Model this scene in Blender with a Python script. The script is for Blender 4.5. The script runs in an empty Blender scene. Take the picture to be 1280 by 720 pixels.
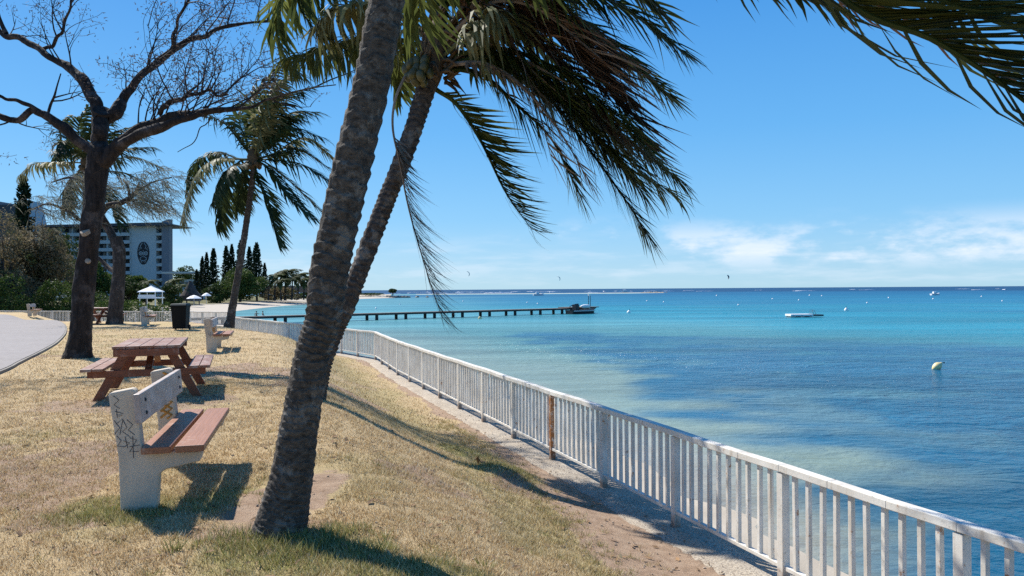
import bpy, math, random
import numpy as np
from mathutils import Vector, Matrix, Euler

random.seed(7)
RNG = np.random.default_rng(11)
sc = bpy.context.scene
COL = sc.collection
V = Vector
PI = math.pi

# ------------------------------------------------------------------ camera
F = 950.0
CZ = 2.55
ROLL = 0.0065
PITCH = 0.0017
FWD = V((0, math.cos(PITCH), math.sin(PITCH)))
RIGHT = V((math.cos(ROLL), 0, -math.sin(ROLL)))
RIGHT = (RIGHT - FWD * RIGHT.dot(FWD)).normalized()
UP = RIGHT.cross(FWD)
EYE = V((0, 0, CZ))

def ray(u, v):
    return RIGHT * ((u - 640) / F) - UP * ((v - 360) / F) + FWD

def P(u, v, y):
    r = ray(u, v)
    return EYE + r * (y / r.y)

def G(u, v, z):
    r = ray(u, v)
    return EYE + r * ((z - CZ) / r.z)

cam = bpy.data.cameras.new('camera')
cam.lens = 36 * F / 1280
cam.sensor_width = 36
cam.clip_start = 0.05
cam.clip_end = 60000
co = bpy.data.objects.new('camera', cam)
COL.objects.link(co)
m3 = Matrix((RIGHT, UP, -FWD)).transposed()
co.matrix_world = Matrix.Translation(EYE) @ m3.to_4x4()
sc.camera = co

# ------------------------------------------------------------------ helpers
def tag(o, label=None, cat=None, group=None, kind=None):
    if label: o['label'] = label
    if cat: o['category'] = cat
    if group: o['group'] = group
    if kind: o['kind'] = kind
    return o

def thing(name, label, cat, loc=(0, 0, 0), rz=0.0, group=None):
    o = bpy.data.objects.new(name, None)
    o.empty_display_size = 0.2
    COL.objects.link(o)
    o.location = loc
    o.rotation_euler = (0, 0, rz)
    return tag(o, label, cat, group)

def kids(o):
    return [c for c in bpy.data.objects if c.parent == o]

def copy_tree(o, parent=None, children=None):
    if children is None:
        children = {}
        for c in bpy.data.objects:
            if c.parent is not None:
                children.setdefault(c.parent.name, []).append(c)
    c = o.copy()
    COL.objects.link(c)
    c.parent = parent
    for ch in children.get(o.name, []):
        copy_tree(ch, c, children)
    return c

class MB:
    def __init__(s):
        s.v = []; s.f = []; s.attrs = {}
    def add(s, vs, fs):
        b = len(s.v)
        s.v.extend([tuple(p) for p in vs])
        s.f.extend([tuple(i + b for i in f) for f in fs])
    def box(s, c, size, R=None):
        hx, hy, hz = size[0] / 2, size[1] / 2, size[2] / 2
        pts = [V((x, y, z)) for x in (-hx, hx) for y in (-hy, hy) for z in (-hz, hz)]
        if R is not None: pts = [R @ p for p in pts]
        c = V(c)
        s.add([p + c for p in pts], [(0, 1, 3, 2), (4, 6, 7, 5), (0, 4, 5, 1), (2, 3, 7, 6), (0, 2, 6, 4), (1, 5, 7, 3)])
    def bar(s, p0, p1, w, h, up=(0, 0, 1)):
        p0, p1 = V(p0), V(p1)
        y = (p1 - p0); L = y.length; y = y.normalized()
        x = y.cross(V(up))
        if x.length < 1e-4: x = V((1, 0, 0))
        x.normalize(); z = x.cross(y)
        R = Matrix((x, y, z)).transposed()
        s.box((p0 + p1) / 2, (w, L, h), R)
    def tube(s, pts, rad, n=8, cap=True):
        pts = [V(p) for p in pts]
        if not hasattr(rad, '__len__'): rad = [rad] * len(pts)
        prev = None; rings = []
        for i, p in enumerate(pts):
            t = (pts[min(i + 1, len(pts) - 1)] - pts[max(i - 1, 0)])
            if t.length < 1e-9: t = V((0, 0, 1))
            t.normalize()
            if prev is None:
                a = t.cross(V((0, 0, 1)))
                if a.length < 0.05: a = t.cross(V((1, 0, 0)))
            else:
                a = prev - t * prev.dot(t)
                if a.length < 1e-6: a = t.cross(V((1, 0, 0)))
            a.normalize(); prev = a
            b = t.cross(a)
            rings.append([p + (a * math.cos(2 * PI * k / n) + b * math.sin(2 * PI * k / n)) * rad[i] for k in range(n)])
        vs = [q for r in rings for q in r]
        fs = []
        for i in range(len(pts) - 1):
            for k in range(n):
                k2 = (k + 1) % n
                fs.append((i * n + k, i * n + k2, (i + 1) * n + k2, (i + 1) * n + k))
        if cap:
            fs.append(tuple(range(n - 1, -1, -1)))
            fs.append(tuple((len(pts) - 1) * n + k for k in range(n)))
        s.add(vs, fs)
    def lathe(s, prof, n=24, c=(0, 0, 0)):
        c = V(c); vs = []; fs = []
        for r, z in prof:
            for k in range(n):
                a = 2 * PI * k / n
                vs.append(c + V((r * math.cos(a), r * math.sin(a), z)))
        for i in range(len(prof) - 1):
            for k in range(n):
                k2 = (k + 1) % n
                fs.append((i * n + k, i * n + k2, (i + 1) * n + k2, (i + 1) * n + k))
        fs.append(tuple(range(n - 1, -1, -1)))
        fs.append(tuple((len(prof) - 1) * n + k for k in range(n)))
        s.add(vs, fs)
    def prism(s, poly, t0, t1, M=None):
        # poly in local (x, z); extruded along local y from t0 to t1
        n = len(poly)
        vs = [V((x, t0, z)) for x, z in poly] + [V((x, t1, z)) for x, z in poly]
        if M is not None: vs = [M @ p for p in vs]
        fs = [tuple(range(n)), tuple(range(2 * n - 1, n - 1, -1))]
        for i in range(n):
            j = (i + 1) % n
            fs.append((j, i, i + n, j + n))
        s.add(vs, fs)
    def build(s, name, mat, parent=None, world=False, bevel=0, smooth=False, loc=None, nrm=True):
        me = bpy.data.meshes.new(name)
        vs = s.v
        if world and parent is not None:
            o0 = parent.location
            vs = [(x - o0.x, y - o0.y, z - o0.z) for x, y, z in vs]
        elif world and loc is not None:
            vs = [(x - loc[0], y - loc[1], z - loc[2]) for x, y, z in vs]
        me.from_pydata(vs, [], s.f)
        if smooth:
            me.polygons.foreach_set('use_smooth', [True] * len(me.polygons))
        if mat: me.materials.append(mat)
        me.update()
        o = bpy.data.objects.new(name, me)
        COL.objects.link(o)
        if parent is not None: o.parent = parent
        if loc is not None: o.location = loc
        if bevel:
            b = o.modifiers.new('bevel', 'BEVEL'); b.width = bevel; b.segments = 2; b.limit_method = 'ANGLE'
        return o

def np_mesh(name, verts, faces_flat, counts, mat, attrs=None, smooth=False, parent=None, loc=None):
    """fast mesh from numpy arrays"""
    me = bpy.data.meshes.new(name)
    verts = np.asarray(verts, dtype=np.float32)
    me.vertices.add(len(verts))
    me.vertices.foreach_set('co', verts.ravel())
    faces_flat = np.asarray(faces_flat, dtype=np.int32).ravel()
    counts = np.asarray(counts, dtype=np.int32)
    me.loops.add(len(faces_flat))
    me.loops.foreach_set('vertex_index', faces_flat)
    me.polygons.add(len(counts))
    starts = np.zeros(len(counts), dtype=np.int32); starts[1:] = np.cumsum(counts)[:-1]
    me.polygons.foreach_set('loop_start', starts)
    me.polygons.foreach_set('loop_total', counts)
    if smooth: me.polygons.foreach_set('use_smooth', np.ones(len(counts), dtype=bool))
    me.update(calc_edges=True)
    me.validate()
    for k, a in (attrs or {}).items():
        a = np.asarray(a, dtype=np.float32)
        if a.ndim == 1:
            at = me.attributes.new(k, 'FLOAT', 'POINT'); at.data.foreach_set('value', a)
        else:
            at = me.attributes.new(k, 'FLOAT_COLOR', 'POINT')
            if a.shape[1] == 3: a = np.concatenate([a, np.ones((len(a), 1), np.float32)], 1)
            at.data.foreach_set('color', a.ravel())
    if mat: me.materials.append(mat)
    o = bpy.data.objects.new(name, me)
    COL.objects.link(o)
    if parent is not None: o.parent = parent
    if loc is not None: o.location = loc
    return o

def grid_faces(nx, ny):
    i = np.arange(nx - 1)[:, None]; j = np.arange(ny - 1)[None, :]
    a = i * ny + j
    return np.stack([a, a + ny, a + ny + 1, a + 1], -1).reshape(-1, 4)

def _hash(ix, iy, iz, seed):
    n = (ix.astype(np.int64) * 374761393 + iy.astype(np.int64) * 668265263 + iz.astype(np.int64) * 2147483647 + seed * 974634777) & 0xffffffff
    n = ((n ^ (n >> 13)) * 1274126177) & 0xffffffff
    n = n ^ (n >> 16)
    return (n & 0xffff) / 65535.0

def vnoise(x, y, z=0.0, seed=0):
    x = np.asarray(x, float); y = np.asarray(y, float); z = np.asarray(z, float) + 0 * x
    ix, iy, iz = np.floor(x), np.floor(y), np.floor(z)
    fx, fy, fz = x - ix, y - iy, z - iz
    fx = fx * fx * (3 - 2 * fx); fy = fy * fy * (3 - 2 * fy); fz = fz * fz * (3 - 2 * fz)
    r = 0
    for dx in (0, 1):
        for dy in (0, 1):
            for dz in (0, 1):
                w = (fx if dx else 1 - fx) * (fy if dy else 1 - fy) * (fz if dz else 1 - fz)
                r = r + w * _hash(ix + dx, iy + dy, iz + dz, seed)
    return r

def fbm(x, y, z=0.0, oct=4, seed=0):
    r = 0; a = .5; s = 0
    x = np.asarray(x, float); y = np.asarray(y, float); z = np.asarray(z, float)
    for o in range(oct):
        r = r + a * vnoise(x * 2 ** o, y * 2 ** o, z * 2 ** o, seed + o * 17); s += a; a *= .5
    return r / s

def smooth01(a, b, x):
    t = np.clip((x - a) / (b - a), 0, 1)
    return t * t * (3 - 2 * t)

def catmull(pts, n):
    pts = [V(p) for p in pts]
    q = [pts[0] * 2 - pts[1]] + pts + [pts[-1] * 2 - pts[-2]]
    m = len(pts) - 1
    out = []
    for i in range(n):
        t = i / (n - 1) * m
        k = min(int(t), m - 1); t -= k
        p0, p1, p2, p3 = q[k:k + 4]
        out.append(0.5 * ((2 * p1) + (p2 - p0) * t + (2 * p0 - 5 * p1 + 4 * p2 - p3) * t * t + (3 * p1 - p0 - 3 * p2 + p3) * t ** 3))
    return out

# ------------------------------------------------------------------ materials
class NT:
    def __init__(s, name):
        s.m = bpy.data.materials.new(name); s.m.use_nodes = True
        s.t = s.m.node_tree; s.n = s.t.nodes; s.l = s.t.links
        s.b = s.n['Principled BSDF']; s.out = s.n['Material Output']
    def new(s, typ, **kw):
        n = s.n.new(typ)
        for k, v in kw.items():
            if k.startswith('_'): setattr(n, k[1:], v)
            else:
                n.inputs[k.replace('__', ' ')].default_value = v
        return n
    def link(s, a, b): s.l.new(a, b)
    def coord(s, scale=(1, 1, 1), which='Object'):
        tc = s.new('ShaderNodeTexCoord')
        mp = s.new('ShaderNodeMapping'); mp.inputs['Scale'].default_value = scale
        s.link(tc.outputs[which], mp.inputs['Vector'])
        return mp.outputs['Vector']
    def noise(s, scale, detail=4, rough=.55, vec=None, dist=0):
        n = s.new('ShaderNodeTexNoise', Scale=scale, Detail=detail, Roughness=rough, Distortion=dist)
        if vec is not None: s.link(vec, n.inputs['Vector'])
        return n.outputs['Fac']
    def ramp(s, fac, stops, interp='LINEAR'):
        r = s.new('ShaderNodeValToRGB'); r.color_ramp.interpolation = interp
        e = r.color_ramp.elements
        while len(e) < len(stops): e.new(0.5)
        for k, (p, c) in enumerate(stops):
            e[k].position = p
            e[k].color = (c, c, c, 1) if not hasattr(c, '__len__') else (*c[:3], 1)
        s.link(fac, r.inputs['Fac'])
        return r.outputs['Color']
    def mix(s, fac, a, b, mode='MIX'):
        n = s.new('ShaderNodeMix'); n.data_type = 'RGBA'; n.blend_type = mode
        for i, x in ((0, fac), (6, a), (7, b)):
            if hasattr(x, 'is_linked') or hasattr(x, 'links'): s.link(x, n.inputs[i])
            elif hasattr(x, '__len__'): n.inputs[i].default_value = (*x[:3], 1)
            else: n.inputs[i].default_value = x
        return n.outputs[2]
    def math(s, op, a, b=None, clamp=False):
        n = s.new('ShaderNodeMath'); n.operation = op; n.use_clamp = clamp
        for i, x in enumerate((a, b)):
            if x is None: continue
            if hasattr(x, 'links'): s.link(x, n.inputs[i])
            else: n.inputs[i].default_value = x
        return n.outputs[0]
    def attr(s, name, out='Fac'):
        n = s.new('ShaderNodeAttribute'); n.attribute_name = name
        return n.outputs[out]
    def bump(s, h, strength=.3, dist=.02, base=None):
        n = s.new('ShaderNodeBump')
        if hasattr(strength, 'links'): s.link(strength, n.inputs['Strength'])
        else: n.inputs['Strength'].default_value = strength
        n.inputs['Distance'].default_value = dist
        s.link(h, n.inputs['Height'])
        if base is not None: s.link(base, n.inputs['Normal'])
        s.link(n.outputs[0], s.b.inputs['Normal'])
        return n.outputs[0]
    def color(s, c):
        if hasattr(c, 'links'): s.link(c, s.b.inputs['Base Color'])
        else: s.b.inputs['Base Color'].default_value = (*c, 1)
    def rough(s, r):
        if hasattr(r, 'links'): s.link(r, s.b.inputs['Roughness'])
        else: s.b.inputs['Roughness'].default_value = r
    def spec(s, v): s.b.inputs['Specular IOR Level'].default_value = v

def simple(name, c, rough=.6, var=.25, scale=6, bump=.0, bscale=40, metal=0, spec=.4):
    t = NT(name)
    n = t.noise(scale, 5, .6, t.coord())
    d = tuple(x * (1 - var) for x in c); l = tuple(min(1, x * (1 + var)) for x in c)
    t.color(t.ramp(n, [(.3, d), (.7, l)])); t.rough(rough); t.spec(spec)
    t.b.inputs['Metallic'].default_value = metal
    if bump: t.bump(t.noise(bscale, 4, .6, t.coord()), bump, .01)
    return t.m

def leaf_mat(name, dark, light, scale=1.5, trans=.3, rough=.45, extra=None):
    t = NT(name)
    n = t.noise(scale, 3, .6, t.coord())
    oi = t.new('ShaderNodeObjectInfo')
    c = t.ramp(n, [(.32, dark), (.68, light)])
    if extra is not None:
        n2 = t.noise(scale * .6 + .7, 3, .5, t.coord((1, 1, 1.1)))
        c = t.mix(t.ramp(n2, [(.52, 0.0), (.66, 1.0)]), c, extra)
    hsv = t.new('ShaderNodeHueSaturation')
    t.link(c, hsv.inputs['Color'])
    t.link(t.math('MULTIPLY_ADD', oi.outputs['Random'], .5), hsv.inputs['Value'])
    hsv.inputs['Value'].links[0].from_node.inputs[2].default_value = .75
    t.color(hsv.outputs['Color']); t.rough(rough + .15); t.spec(.14)
    tr = t.new('ShaderNodeBsdfTranslucent')
    t.link(hsv.outputs['Color'], tr.inputs['Color'])
    mx = t.new('ShaderNodeMixShader'); mx.inputs[0].default_value = trans
    t.link(t.b.outputs[0], mx.inputs[1]); t.link(tr.outputs[0], mx.inputs[2])
    t.link(mx.outputs[0], t.out.inputs['Surface'])
    return t.m

M = {}
# white fence paint: grime, chips and rust
def fence_paint(name, rust_amt):
    t = NT(name)
    co_ = t.coord(which='Object')
    geo = t.new('ShaderNodeNewGeometry')
    pos = geo.outputs['Position']
    n1 = t.noise(3.0, 5, .6, pos); n2 = t.noise(26, 4, .65, pos); n3 = t.noise(9, 5, .7, pos)
    base = t.ramp(n1, [(.3, (.56, .52, .45)), (.7, (.76, .73, .66))])
    base = t.mix(t.ramp(n2, [(.62, 0.0), (.68, 1.0)]), base, (.45, .42, .36))
    lo, hi = (.63, .7) if rust_amt < .5 else (.34, .5)
    base = t.mix(t.ramp(n3, [(lo, 0.0), (hi, 1.0)]), base, (.33, .13, .04))
    stv = t.new('ShaderNodeMapping'); stv.inputs['Scale'].default_value = (16, 16, 1.2); t.link(pos, stv.inputs['Vector'])
    n5 = t.noise(1.0, 4, .6, stv.outputs['Vector'])
    base = t.mix(t.ramp(n5, [(.58, 0.0), (.75, .55)]), base, (.36, .27, .18))
    sep = t.new('ShaderNodeSeparateXYZ'); t.link(pos, sep.inputs[0])
    # darker brown towards the feet, ragged upper edge
    h = t.math('ADD', sep.outputs['Z'], t.math('MULTIPLY', n3, -.25))
    foot = t.ramp(t.math('ADD', t.math('MULTIPLY', h, 4.0), .42), [(.25, 1.0), (.6, 0.0)])
    base = t.mix(t.math('MULTIPLY', foot, .75), base, (.16, .085, .05))
    t.color(base); t.rough(.55); t.spec(.35)
    t.bump(n2, .35, .004)
    return t.m
M['fence'] = fence_paint('white_fence_paint', 0)
M['rusty'] = fence_paint('rusty_fence_paint', 1)

def wood_mat(name, dark, light, worn, along=(1, 1, 1), wornamt=.55):
    t = NT(name)
    v = t.coord(along)
    g = t.noise(14, 6, .65, v)
    w = t.noise(5, 5, .7, t.coord())
    c = t.ramp(g, [(.3, dark), (.7, light)])
    c = t.mix(t.ramp(w, [(wornamt, 0.0), (wornamt + .12, .8)]), c, worn)
    t.color(c); t.rough(.45); t.spec(.4)
    t.bump(g, .25, .004)
    return t.m
M['wood'] = wood_mat('red_brown_painted_wood', (.14, .04, .017), (.26, .08, .036), (.34, .19, .14), (.25, 6, 6))
M['woodgrey'] = wood_mat('weathered_red_wood', (.3, .23, .195), (.46, .38, .335), (.5, .45, .42), (6, .25, 6), .48)
M['benchwood'] = wood_mat('bench_plank_wood', (.22, .083, .038), (.35, .148, .078), (.45, .32, .25), (6, .2, 6), .58)
M['conc'] = simple('pale_painted_concrete', (.56, .47, .36), .85, .18, 3.5, .4, 60)
M['graf'] = simple('faded_spray_paint', (.1, .095, .1), .6, .3, 40)
M['graf_o'] = simple('orange_spray_paint', (.5, .25, .06), .6, .3, 18)
M['bolt'] = simple('dark_bolt_steel', (.05, .05, .05), .5, .2, 30, metal=.6)
M['bin'] = simple('dark_bin_plastic', (.004, .005, .006), .6, .25, 5, spec=.15)
M['binlid'] = simple('bin_lid_plastic', (.012, .028, .03), .6, .25, 5, spec=.2)
M['rubber'] = simple('black_rubber', (.015, .015, .015), .8, .2)
M['white'] = simple('white_paint', (.78, .77, .75), .5, .08, 2)
M['whiteb'] = simple('white_canvas', (.82, .81, .78), .7, .05, 2)
M['steel'] = simple('galvanised_steel', (.35, .36, .37), .4, .2, 8, metal=.7)
M['stone'] = simple('breakwater_stone', (.22, .2, .17), .9, .4, .4, .6, 2)
M['pebble'] = simple('tan_pebbles', (.36, .29, .22), .9, .5, 9)
M['drybits'] = simple('dry_leaf_bits', (.2, .12, .06), .9, .6, 7)
M['sandbar'] = simple('pale_sand', (.62, .54, .42), .95, .12, .3)
M['foam'] = simple('white_foam', (.85, .87, .88), .6, .06, 1)
M['buoyw'] = simple('white_buoy', (.85, .84, .8), .35, .06, 3)
M['buoyy'] = simple('yellow_buoy', (.78, .62, .3), .4, .15, 3)
M['jetty'] = simple('weathered_jetty_timber', (.15, .12, .1), .85, .35, 1.2)
M['pile'] = simple('dark_jetty_pile', (.05, .04, .035), .8, .3, 2)
M['hull'] = simple('dark_hull', (.025, .03, .035), .4, .3, 1.5)
M['skin'] = simple('skin', (.42, .24, .16), .55, .1, 8)
M['hair'] = simple('dark_hair', (.03, .02, .015), .6, .2, 20)
M['coconut'] = simple('green_coconut', (.075, .065, .018), .4, .35, 5)
M['sheath'] = simple('fibrous_palm_sheath', (.11, .07, .035), .9, .5, 14, .8, 60)
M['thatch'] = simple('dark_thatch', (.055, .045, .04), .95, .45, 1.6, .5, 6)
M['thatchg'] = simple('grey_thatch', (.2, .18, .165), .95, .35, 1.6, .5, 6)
M['glass'] = simple('dark_window_glass', (.03, .045, .06), .12, .3, .15, spec=.7)
M['hotelw'] = simple('hotel_pale_wall', (.42, .46, .46), .8, .05, .2)
M['hotelg'] = simple('hotel_grey_wall', (.17, .18, .2), .7, .12, .2)
M['hoteld'] = simple('hotel_dark_roof', (.05, .055, .065), .6, .2, .2)
M['emb'] = simple('dark_emblem_paint', (.015, .015, .018), .6, .1)
M['kite1'] = simple('kite_fabric_dark', (.05, .08, .1), .6, .2, .2)
M['kite2'] = simple('kite_fabric_green', (.08, .25, .14), .6, .2, .2)
M['cutwood'] = simple('pale_cut_wood', (.3, .24, .18), .8, .2, 12)

# palm trunk bark
def bark(name, dark, mid, pale, sc_=1.0, ringz=True):
    t = NT(name)
    v = t.coord((1, 1, 1)); vz = t.coord((1, 1, 1.9) if ringz else (3.2, 3.2, .8))
    a = t.noise(9 * sc_, 6, .65, vz); b = t.noise(3.2 * sc_, 5, .7, v); c3 = t.noise(30 * sc_, 4, .6, v)
    c = t.ramp(a, [(.28, dark), (.62, mid)])
    c = t.mix(t.ramp(b, [(.53, 0.0), (.63, .75)]), c, pale)
    c = t.mix(t.ramp(c3, [(.66, 0.0), (.72, .6)]), c, pale)
    t.color(c); t.rough(.9); t.spec(.2)
    t.bump(t.math('ADD', a, t.math('MULTIPLY', c3, .5)), .7, .02)
    return t.m
M['palmbark'] = bark('coconut_palm_bark', (.018, .015, .012), (.105, .09, .074), (.2, .185, .16), 2.3)
M['palmbark2'] = bark('slender_palm_bark', (.02, .015, .012), (.1, .078, .062), (.22, .19, .16), 1.3)
M['treebark'] = bark('dark_rough_bark', (.008, .006, .005), (.04, .03, .025), (.1, .08, .07), .55, False)
M['greybark'] = bark('grey_brown_bark', (.02, .016, .014), (.07, .055, .045), (.17, .14, .12), .5, False)
M['twig'] = simple('thin_dark_twigs', (.03, .022, .019), .9, .4, 1)
M['drysprig'] = simple('dry_pinkish_sprigs', (.2, .15, .125), .9, .3, 1)

M['frond'] = leaf_mat('green_palm_leaf', (.028, .046, .012), (.13, .145, .038), 1.2, .4, .38)
M['frondp'] = leaf_mat('pale_palm_leaf', (.09, .1, .035), (.26, .24, .12), 1.2, .3, .45)
M['frondd'] = leaf_mat('dead_brown_palm_leaf', (.09, .05, .03), (.27, .17, .115), 2.0, .15, .7)
M['frondg'] = leaf_mat('dead_grey_palm_leaf', (.17, .125, .09), (.38, .3, .23), 2.0, .2, .7)
M['frond2'] = leaf_mat('wind_blown_palm_leaf', (.02, .033, .01), (.08, .1, .032), .5, .3, .4)
M['frondfar'] = leaf_mat('distant_palm_leaf', (.035, .055, .015), (.14, .15, .045), .3, .3, .5)
M['bush'] = leaf_mat('green_bush_leaves', (.035, .065, .014), (.11, .15, .034), .35, .3, .5)
M['bushd'] = leaf_mat('dark_bush_leaves', (.022, .042, .011), (.07, .1, .026), .35, .25, .5)
M['casu'] = leaf_mat('olive_brown_foliage', (.085, .07, .035), (.28, .225, .14), .4, .3, .6, (.12, .13, .045))
M['casulite'] = leaf_mat('grey_green_needle_foliage', (.14, .145, .085), (.36, .34, .25), .5, .3, .6)
M['arau'] = leaf_mat('dark_pine_foliage', (.012, .024, .011), (.032, .052, .02), .4, .12, .6)
# ------------------------------------------------------------------ lines of the place
def fl(y): return 4.57 - .354 * y
FENCE = [V((fl(-8), -8)), V((fl(22.5), 22.5)), V((-4.95, 27.5)), V((-9.6, 34.5)), V((-16.2, 44.2)), V((-20.3, 54.6)), V((-24.2, 57)), V((-42, 63)), V((-78, 69))]
COAST = [V((-17.5, 50)), V((-24, 70)), V((-42, 110)), V((-55, 150)), V((-59, 180)), V((-61, 205)), V((-59.5, 224)), V((-63, 260)), V((-71, 320)), V((-70.5, 350)), V((-62, 385)), V((-53, 398)), V((-56, 408)), V((-90, 424)), V((-200, 440)), V((-700, 440))]

def sdist(px, py, line):
    """signed distance to a polyline, positive on its left (inland) side"""
    best = np.full(np.shape(px), 1e9); sg = np.ones(np.shape(px))
    for a, b in zip(line[:-1], line[1:]):
        dx, dy = b.x - a.x, b.y - a.y
        t = np.clip(((px - a.x) * dx + (py - a.y) * dy) / (dx * dx + dy * dy), 0, 1)
        qx, qy = px - a.x - t * dx, py - a.y - t * dy
        d = np.hypot(qx, qy)
        s = np.where(dx * (py - a.y) - dy * (px - a.x) >= 0, 1.0, -1.0)
        m = d < best - 1e-9
        best = np.where(m, d, best); sg = np.where(m, s, sg)
    return best * sg

SEA = -1.45
# paved path edge, traced as ground points on the lawn plateau
PATH = [G(u, v, 1.05) for u, v in ((-260, 560), (-120, 512), (0, 466), (22, 455), (50, 441), (70, 429), (81, 416), (79, 406), (64, 400), (40, 396.2), (0, 394), (-120, 391))]
PATH2 = [V((p.x, p.y)) for p in catmull(PATH, 80)]

def dpath(px, py): return sdist(px, py, PATH2)      # positive on the path

def ground_z(px, py):
    d = sdist(px, py, FENCE)
    w = .28 * (fbm(px * .5, py * .5, 0, 2, 3) - .5)
    W = 3.7 + 17 * smooth01(36, 52, py - .25 * (px + 15)) * smooth01(-37, -27, px)
    t1 = np.clip((d + w - .85) / (W - .85), 0, 1); t1 = np.where(W > 4, t1 + (t1 * t1 * (3 - 2 * t1) - t1) * np.clip((20 - W) / 16, 0, 1), t1 * t1 * (3 - 2 * t1))
    z = .02 + .06 * smooth01(.4, 1.0, d + w) + .97 * t1
    n = (fbm(px * 1.1, py * 1.1, 0, 3, 5) - .5) * .09 + (fbm(px * 5, py * 5, 0, 2, 9) - .5) * .03
    n = n * smooth01(.4, 1.2, d) * smooth01(.1, -.6, dpath(px, py))
    # small turf mounds along the top of the bank near the railing
    for mx, my, r, h in ((-.12, 9.6, .42, .2), (-.75, 11.0, .34, .12)):
        n = n + h * np.exp(-((px - mx) ** 2 + (py - my) ** 2) / (r * r))
    return np.where(d > .3, z + n, np.maximum(-.4 * (.3 - d) * 4, -1.9) - .02)

def GG(u, v):
    """first point where a photo pixel's line of sight meets the lawn"""
    r = ray(u, v); r = r / r.y
    yy = np.linspace(3, 75, 1500)
    h = CZ + r.z * yy - ground_z(r.x * yy, yy)
    k = int(np.argmax(h <= 0)) if (h <= 0).any() else len(yy) - 1
    return V((r.x * yy[k], yy[k], CZ + r.z * yy[k]))

def gz(x, y): return float(ground_z(np.array([x]), np.array([y]))[0])

# ------------------------------------------------------------------ ground
def axis(segs):
    out = []
    for a, b, s in segs:
        n = max(1, int(round((b - a) / s)))
        out += [a + (b - a) * i / n for i in range(n)]
    return np.array(out + [segs[-1][1]])
xs = axis([(-80, -30, 1.0), (-30, -12, .35), (-12, -4.5, .14), (-4.5, 3, .06), (3, 8, .15)])
ys = axis([(-8, 2.5, .4), (2.5, 12, .06), (12, 20, .13), (20, 40, .35), (40, 72, .7)])
X, Y = np.meshgrid(xs, ys, indexing='ij')
Dg = sdist(X, Y, FENCE)
Zg = ground_z(X, Y)
def dirt_w(y): return np.interp(y, [3, 5, 7, 8.5, 10, 13, 20, 60], [1.9, 1.65, 1.3, 1.02, .76, .6, .54, .48])
dirt = smooth01(.18, -.18, Dg - dirt_w(Y) + (fbm(X * 1.3, Y * 1.3, 0, 4, 31) - .5) * .7)
for ax, ay, rx, ry, k in ((-1.62, 5.6, .38, 1.15, 1.0), (-5.1, 10.2, 1.7, 1.0, .6), (-1.5, 4.75, .5, .4, .75), (-3.9, 12.5, 1.5, .8, .35), (-8.6, 9.3, 1.6, .7, .5), (-.3, 4.2, .8, .35, .4), (-.7, 6.4, .9, .8, .35)):
    q = ((X - ax) / rx) ** 2 + ((Y - ay) / ry) ** 2
    dirt = np.maximum(dirt, k * smooth01(1.25, .4, q + (fbm(X * 2.4, Y * 2.4, 0, 4, 41) - .5) * 1.5))
dirt = np.maximum(dirt, .8 * smooth01(.62, .72, fbm(X * .55, Y * .55, 0, 4, 77)))
def green_field(x, y):
    g = smooth01(.5, .68, fbm(x * .8, y * .8, 0, 4, 91)) * .28
    d = sdist(x, y, FENCE)
    g = np.maximum(g, .42 * smooth01(.55, .0, np.abs(d - 1.5) - .3 + (fbm(x * 1.7, y * 1.7, 0, 3, 23) - .5) * 1.6))
    for ax, ay, r in ((-1.35, 4.45, .5), (-2.75, 5.25, .45), (-2.0, 5.45, .4), (-.5, 3.9, .5), (-.15, 9.7, .5), (-.7, 11, .5), (-1.0, 4.3, .4)):
        g = np.maximum(g, smooth01(1.3, .3, ((x - ax) ** 2 + (y - ay) ** 2) / r / r + (fbm(x * 4, y * 4, 0, 3, 55) - .5)))
    return g
grn = green_field(X, Y)
fcs = grid_faces(len(xs), len(ys))
keep = (Dg.ravel()[fcs] > -.25).any(1)
fcs = fcs[keep]

t = NT('dry_lawn_soil')
pos = t.coord()
n1 = t.noise(55, 5, .7, pos); n2 = t.noise(1.6, 5, .6, pos); n3 = t.noise(170, 3, .7, pos); n4 = t.noise(9, 5, .65, pos)
straw = t.ramp(n1, [(.25, (.27, .185, .095)), (.5, (.5, .37, .205)), (.75, (.66, .52, .32))])
straw = t.mix(t.ramp(n2, [(.35, 0.0), (.7, .5)]), straw, (.5, .38, .22))
green = t.ramp(n1, [(.25, (.14, .14, .04)), (.55, (.28, .26, .09)), (.8, (.46, .39, .17))])
soil = t.ramp(n4, [(.25, (.25, .165, .11)), (.5, (.36, .25, .17)), (.8, (.46, .345, .245))])
soil = t.mix(t.ramp(n3, [(.55, 0.0), (.7, .5)]), soil, (.5, .4, .3))
gm = t.math('MULTIPLY', t.attr('green'), t.ramp(n4, [(.3, .3), (.6, 1.0)]))
c = t.mix(gm, straw, green)
dm = t.math('ADD', t.attr('dirt'), t.math('MULTIPLY', t.math('SUBTRACT', n4, .5), 1.0))
c = t.mix(t.ramp(dm, [(.38, 0.0), (.58, 1.0)]), c, soil)
t.color(c); t.rough(.95); t.spec(.1)
t.bump(t.math('ADD', n1, t.math('MULTIPLY', n3, .6)), .8, .02)
M['lawn'] = t.m
lawn = np_mesh('lawn', np.stack([X, Y, Zg], -1).reshape(-1, 3), fcs, np.full(len(fcs), 4), M['lawn'], {'dirt': dirt.ravel(), 'green': grn.ravel()}, True)
tag(lawn, 'dry yellow lawn sloping down to the white railing', 'lawn', kind='structure')

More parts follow.
